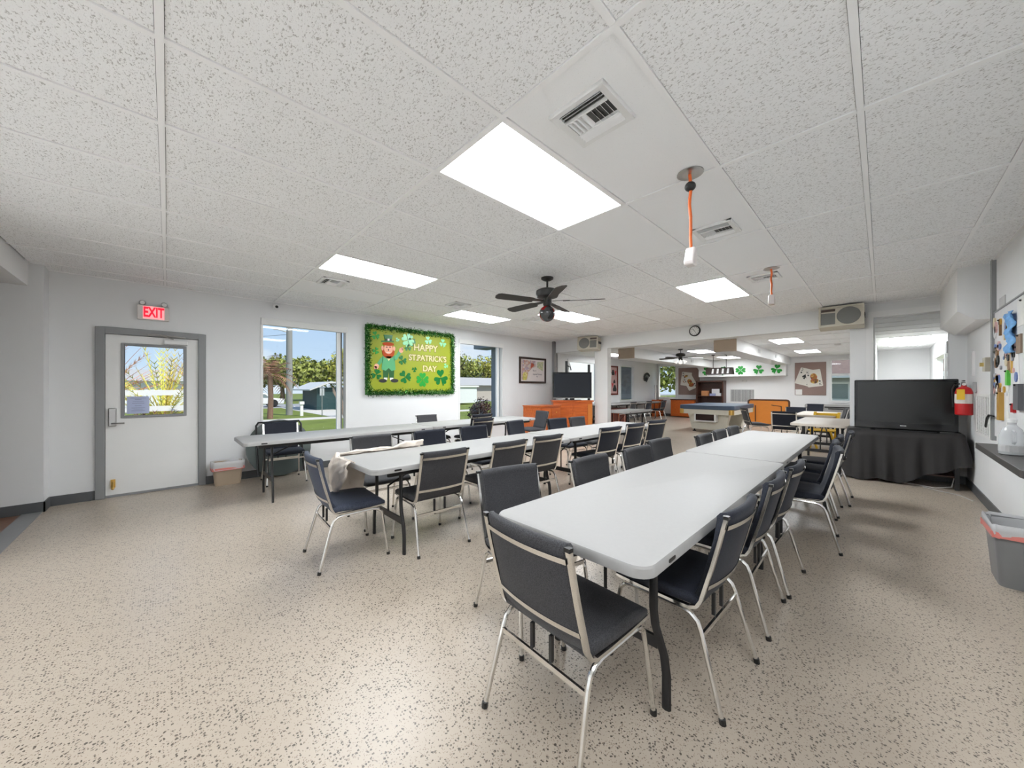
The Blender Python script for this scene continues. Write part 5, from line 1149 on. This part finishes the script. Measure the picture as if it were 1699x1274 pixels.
# palm with drooping dead fronds
def frond_plant(loc, th, n, ln, up, key, c, label, name, cat, seed, wd=.05, trunk=.13, droop=.22, lf=.28):
    rnd = random.Random(seed); t = empty(name, loc, 0, label, cat)
    if th > 0: obj('trunk', MB().tube([(0, 0, 0), (.04, .02, th * .5), (0, 0, th)], [trunk, trunk * .85, trunk * .9], 10), mat('palm_bark', (.22, .13, .09), .95, var=.35, vscale=12), t)
    mb = MB()
    for k in range(n):
        a = rnd.uniform(0, 2 * PI); e = rnd.uniform(*up); p = Vector((0, 0, th)); L_ = ln * rnd.uniform(.7, 1.1); pts = []; v = Vector((math.cos(a) * math.cos(e), math.sin(a) * math.cos(e), math.sin(e)))
        for i in range(7): pts.append(p.copy()); p = p + v * L_ / 6; v = (v + Vector((0, 0, -droop))).normalized()
        mi = rnd.choice((0, 0, 1, 2)); side = Vector((-math.sin(a), math.cos(a), 0))
        mb.tube(pts, [.012 * (1 - .12 * i) for i in range(7)], 4, mi)
        for i in range(1, 7):
            for s_ in (-1, 1):
                for q in (0, .5):
                    b0 = pts[i] + (pts[min(i + 1, 6)] - pts[i]) * q; d = (side * s_ * .8 + (pts[i] - pts[i - 1]).normalized() * (.5 if lf > .2 else 1.3) + Vector((0, 0, -.35 if lf > .2 else 0))).normalized() * L_ * lf
                    w_ = (pts[i] - pts[i - 1]).normalized() * wd * .5; mb.add([b0 - w_, b0 + w_, b0 + d], [(0, 1, 2)], mi)
    obj('fronds', mb, leafmat(key, c), t)
frond_plant((2.42, 19.3, -.15), 2.1, 26, 1.5, (-.5, 1.2), 'deadpalm', (.30, .15, .09), 'small palm with brown drooping fronds left of the utility pole', 'palm', 'palm', 5)
for x, y, th, n, ln, key, c, lb, sd in ((-1.25, 8.6, .85, 60, 1.35, 'gold', (.80, .62, .10), 'yellow spiky palm behind the door glass', 1), (-2.3, 9.4, 1.1, 55, 1.4, 'rust', (.72, .30, .20), 'reddish spiky palm at the left behind the door glass', 2),
                                    (-.45, 9.3, 1.1, 55, 1.4, 'rust', (.72, .30, .20), 'reddish spiky palm at the right behind the door glass', 3), (-1.45, 7.75, .35, 70, .75, 'plum', (.22, .09, .08), 'dark plum coloured bush low behind the door glass', 4)):
    frond_plant((x, y, -.15), th, n, ln, (.45, 1.5), key, c, lb, 'spiky_palm', 'palm', sd, .03, .07, .05, .11)
t = empty('rail_fence', (-1.5, 8.15, -.15), 0, 'white rail fence behind the door glass', 'fence')
for z in (.60, 1.06, 1.36): obj('rail', MB().box(-3, 1.55, -.02, .02, z, z + .10), WHITE, t)
for x in (-3, -1.3, .6): obj('post', MB().box(x - .05, x + .05, -.05, .05, 0, 1.55), WHITE, t)
# utility pole, street sign
t = empty('utility_pole', (3.72, 21.5, -.15), 0, 'tall grey utility pole outside the first window', 'pole')
obj('pole', MB().tube([(0, 0, 0), (0, 0, 9.5)], [.17, .13], 12), mat('weathered_wood', (.26, .26, .25), .9), t, smooth=True)
obj('lamp_arm', MB().tube([(0, 0, 4.6), (-.55, 0, 4.72), (-.75, 0, 4.70)], .03, 6), STEEL, t)
obj('wire', MB().tube([(-14, 1, 3.2), (-5, .4, 3.6), (0, 0, 4.5)], .012, 4), BLACKM, t)
t = empty('street_sign', (4.83, 19.5, -.15), 0, 'plain grey street sign on a post in front of the green shed', 'sign')
obj('post', MB().tube([(0, 0, 0), (0, 0, 1.45)], .022, 6), STEEL, t); obj('plate', MB().box(-.11, .11, -.01, .01, 1.1, 1.5), mat('grey_sign', (.42, .44, .45), .5), t)
# bare shrub
t = empty('bare_shrub', (5.45, 18.0, -.15), 0, 'bare pale branched shrub at the right side of the first window view', 'shrub'); mb = MB(); rnd = random.Random(8)
for k in range(16): a = rnd.uniform(0, 6.28); mb.tube([(0, 0, 0), (.25 * math.cos(a), .25 * math.sin(a), .7), (.55 * math.cos(a + .2), .55 * math.sin(a + .2), 1.3 + rnd.uniform(0, .3))], [.03, .02, .008], 5)
obj('branches', mb, mat('pale_branch', (.38, .28, .22), .9), t)
# dark green shed house
t = empty('shed', (7.9, 25.2, -.15), 0, 'dark green shed with a pale low roof across the lawn', 'shed')
obj('walls', MB().box(-1.75, 3.2, 0, 3.5, 0, 1.55), mat('dark_teal_wall', (.018, .055, .06), .8), t)
obj('roof', MB().prism([(-2.3, 1.42), (-1.15, 1.95), (3.6, 1.95), (3.6, 1.85), (-1.1, 1.83), (-2.3, 1.34)], 'y', -.5, 4.0), mat('pale_roof', (.58, .58, .57), .8), t)
obj('carport_post', MB().box(2.0, 2.1, -.4, -.3, 0, 1.85), WHITE, t)
t = empty('trailer', (17.3, 25, -.15), 0, 'white trailer home with a green awning seen in the second window', 'trailer')
obj('body', MB().box(-3.6, 2.6, 0, 2.6, .15, 1.6), mat('trailer_white', (.72, .75, .77), .6), t); obj('roof_edge', MB().box(-3.75, 2.75, -.15, 2.7, 1.6, 1.74), WHITE, t)
w_ = obj('window', MB().box(-2.9, -.2, -.03, 0, .62, 1.15), mat('dim_glass', (.20, .25, .25), .2), t); obj('awning', MB().prism([(-.45, .98), (0, 1.22), (0, 1.17), (-.45, .94)], 'x', -2.95, -.1), mat('awning_green', (.03, .14, .11), .6), t)
t = empty('house', (24, 33, -.15), 0, 'long low house with a pale roof behind the trailer', 'house')
obj('walls', MB().box(-8, 14, 0, 6, 0, 1.9), mat('house_tan', (.42, .38, .33), .8), t); obj('roof', MB().prism([(-.6, 1.85), (3, 2.9), (6.6, 1.85)], 'x', -8.5, 14.5), mat('house_roof', (.42, .41, .40), .85), t)
t = empty('house', (1.2, 40, -.15), 0, 'white house far away at the left of the first window view', 'house')
obj('walls', MB().box(-5, 3.0, 0, 5, 0, 2.2), mat('trailer_white', (0, 0, 0)), t); obj('roof', MB().prism([(-.6, 2.1), (2.5, 3.1), (5.6, 2.1)], 'x', -5.5, 3.5), mat('house_roof', (0, 0, 0)), t)
t = empty('parked_car', (3.6, 32.2, -.13), 0, 'small white car parked on the street behind the palm', 'car')
obj('body', MB().prism([(-1.9, .25), (1.9, .25), (1.95, .62), (1.2, .72), (.7, 1.08), (-.9, 1.08), (-1.4, .70), (-1.95, .62)], 'y', -.75, .75), mat('car_white', (.75, .75, .76), .3), t, bevel=.05)
for x in (-1.2, 1.2):
    for y in (-.76, .6): obj('wheel', MB().lathe([(.30, 0), (.30, .16)], (x, y, .30), 18, axis='y'), BLACKP, t)
obj('side_windows', MB().prism([(-.85, .74), (.95, .74), (.62, 1.02), (-.82, 1.02)], 'y', -.757, .757), mat('dim_glass', (0, 0, 0)), t)
t = empty('mail_box', (3.75, 20.3, -.15), 0, 'short white post beside the utility pole', 'post'); obj('post', MB().box(.22, .36, -.05, .05, 0, .62), WHITE, t); obj('box', MB().box(.18, .40, -.1, .1, .62, .78), WHITE, t)
# neighbouring house outside end window
t = empty('house', (22, -1.2, -.15), 0, 'grey neighbouring house with a brown roof outside the end window', 'house')
obj('walls', MB().box(0, 4, -6, 3, 0, 2.15), mat('house_grey', (.42, .44, .46), .8), t); obj('roof', MB().prism([(-.6, 2.1), (2, 3.5), (4.6, 2.1)], 'y', -6.5, 3.5), mat('brown_shingle', (.25, .17, .14), .9, var=.3, vscale=5), t)
obj('fascia', MB().box(-.64, -.56, -6.5, 3.5, 1.98, 2.18), WHITE, t)
wn = obj('window', MB().box(-.04, 0, .9, 1.9, .9, 1.8), WHITE, t); obj('pane', MB().box(-.05, -.04, 1.0, 1.8, 1.0, 1.7), mat('dim_glass', (0, 0, 0)), wn)
tag(obj('building_wall', MB().box(12.3, 17.5, 9.5, 9.7, -.15, 4.5), mat('outer_white', (.82, .82, .80), .8)), 'bright white wall outside the far room window', 'wall', None, 'structure')
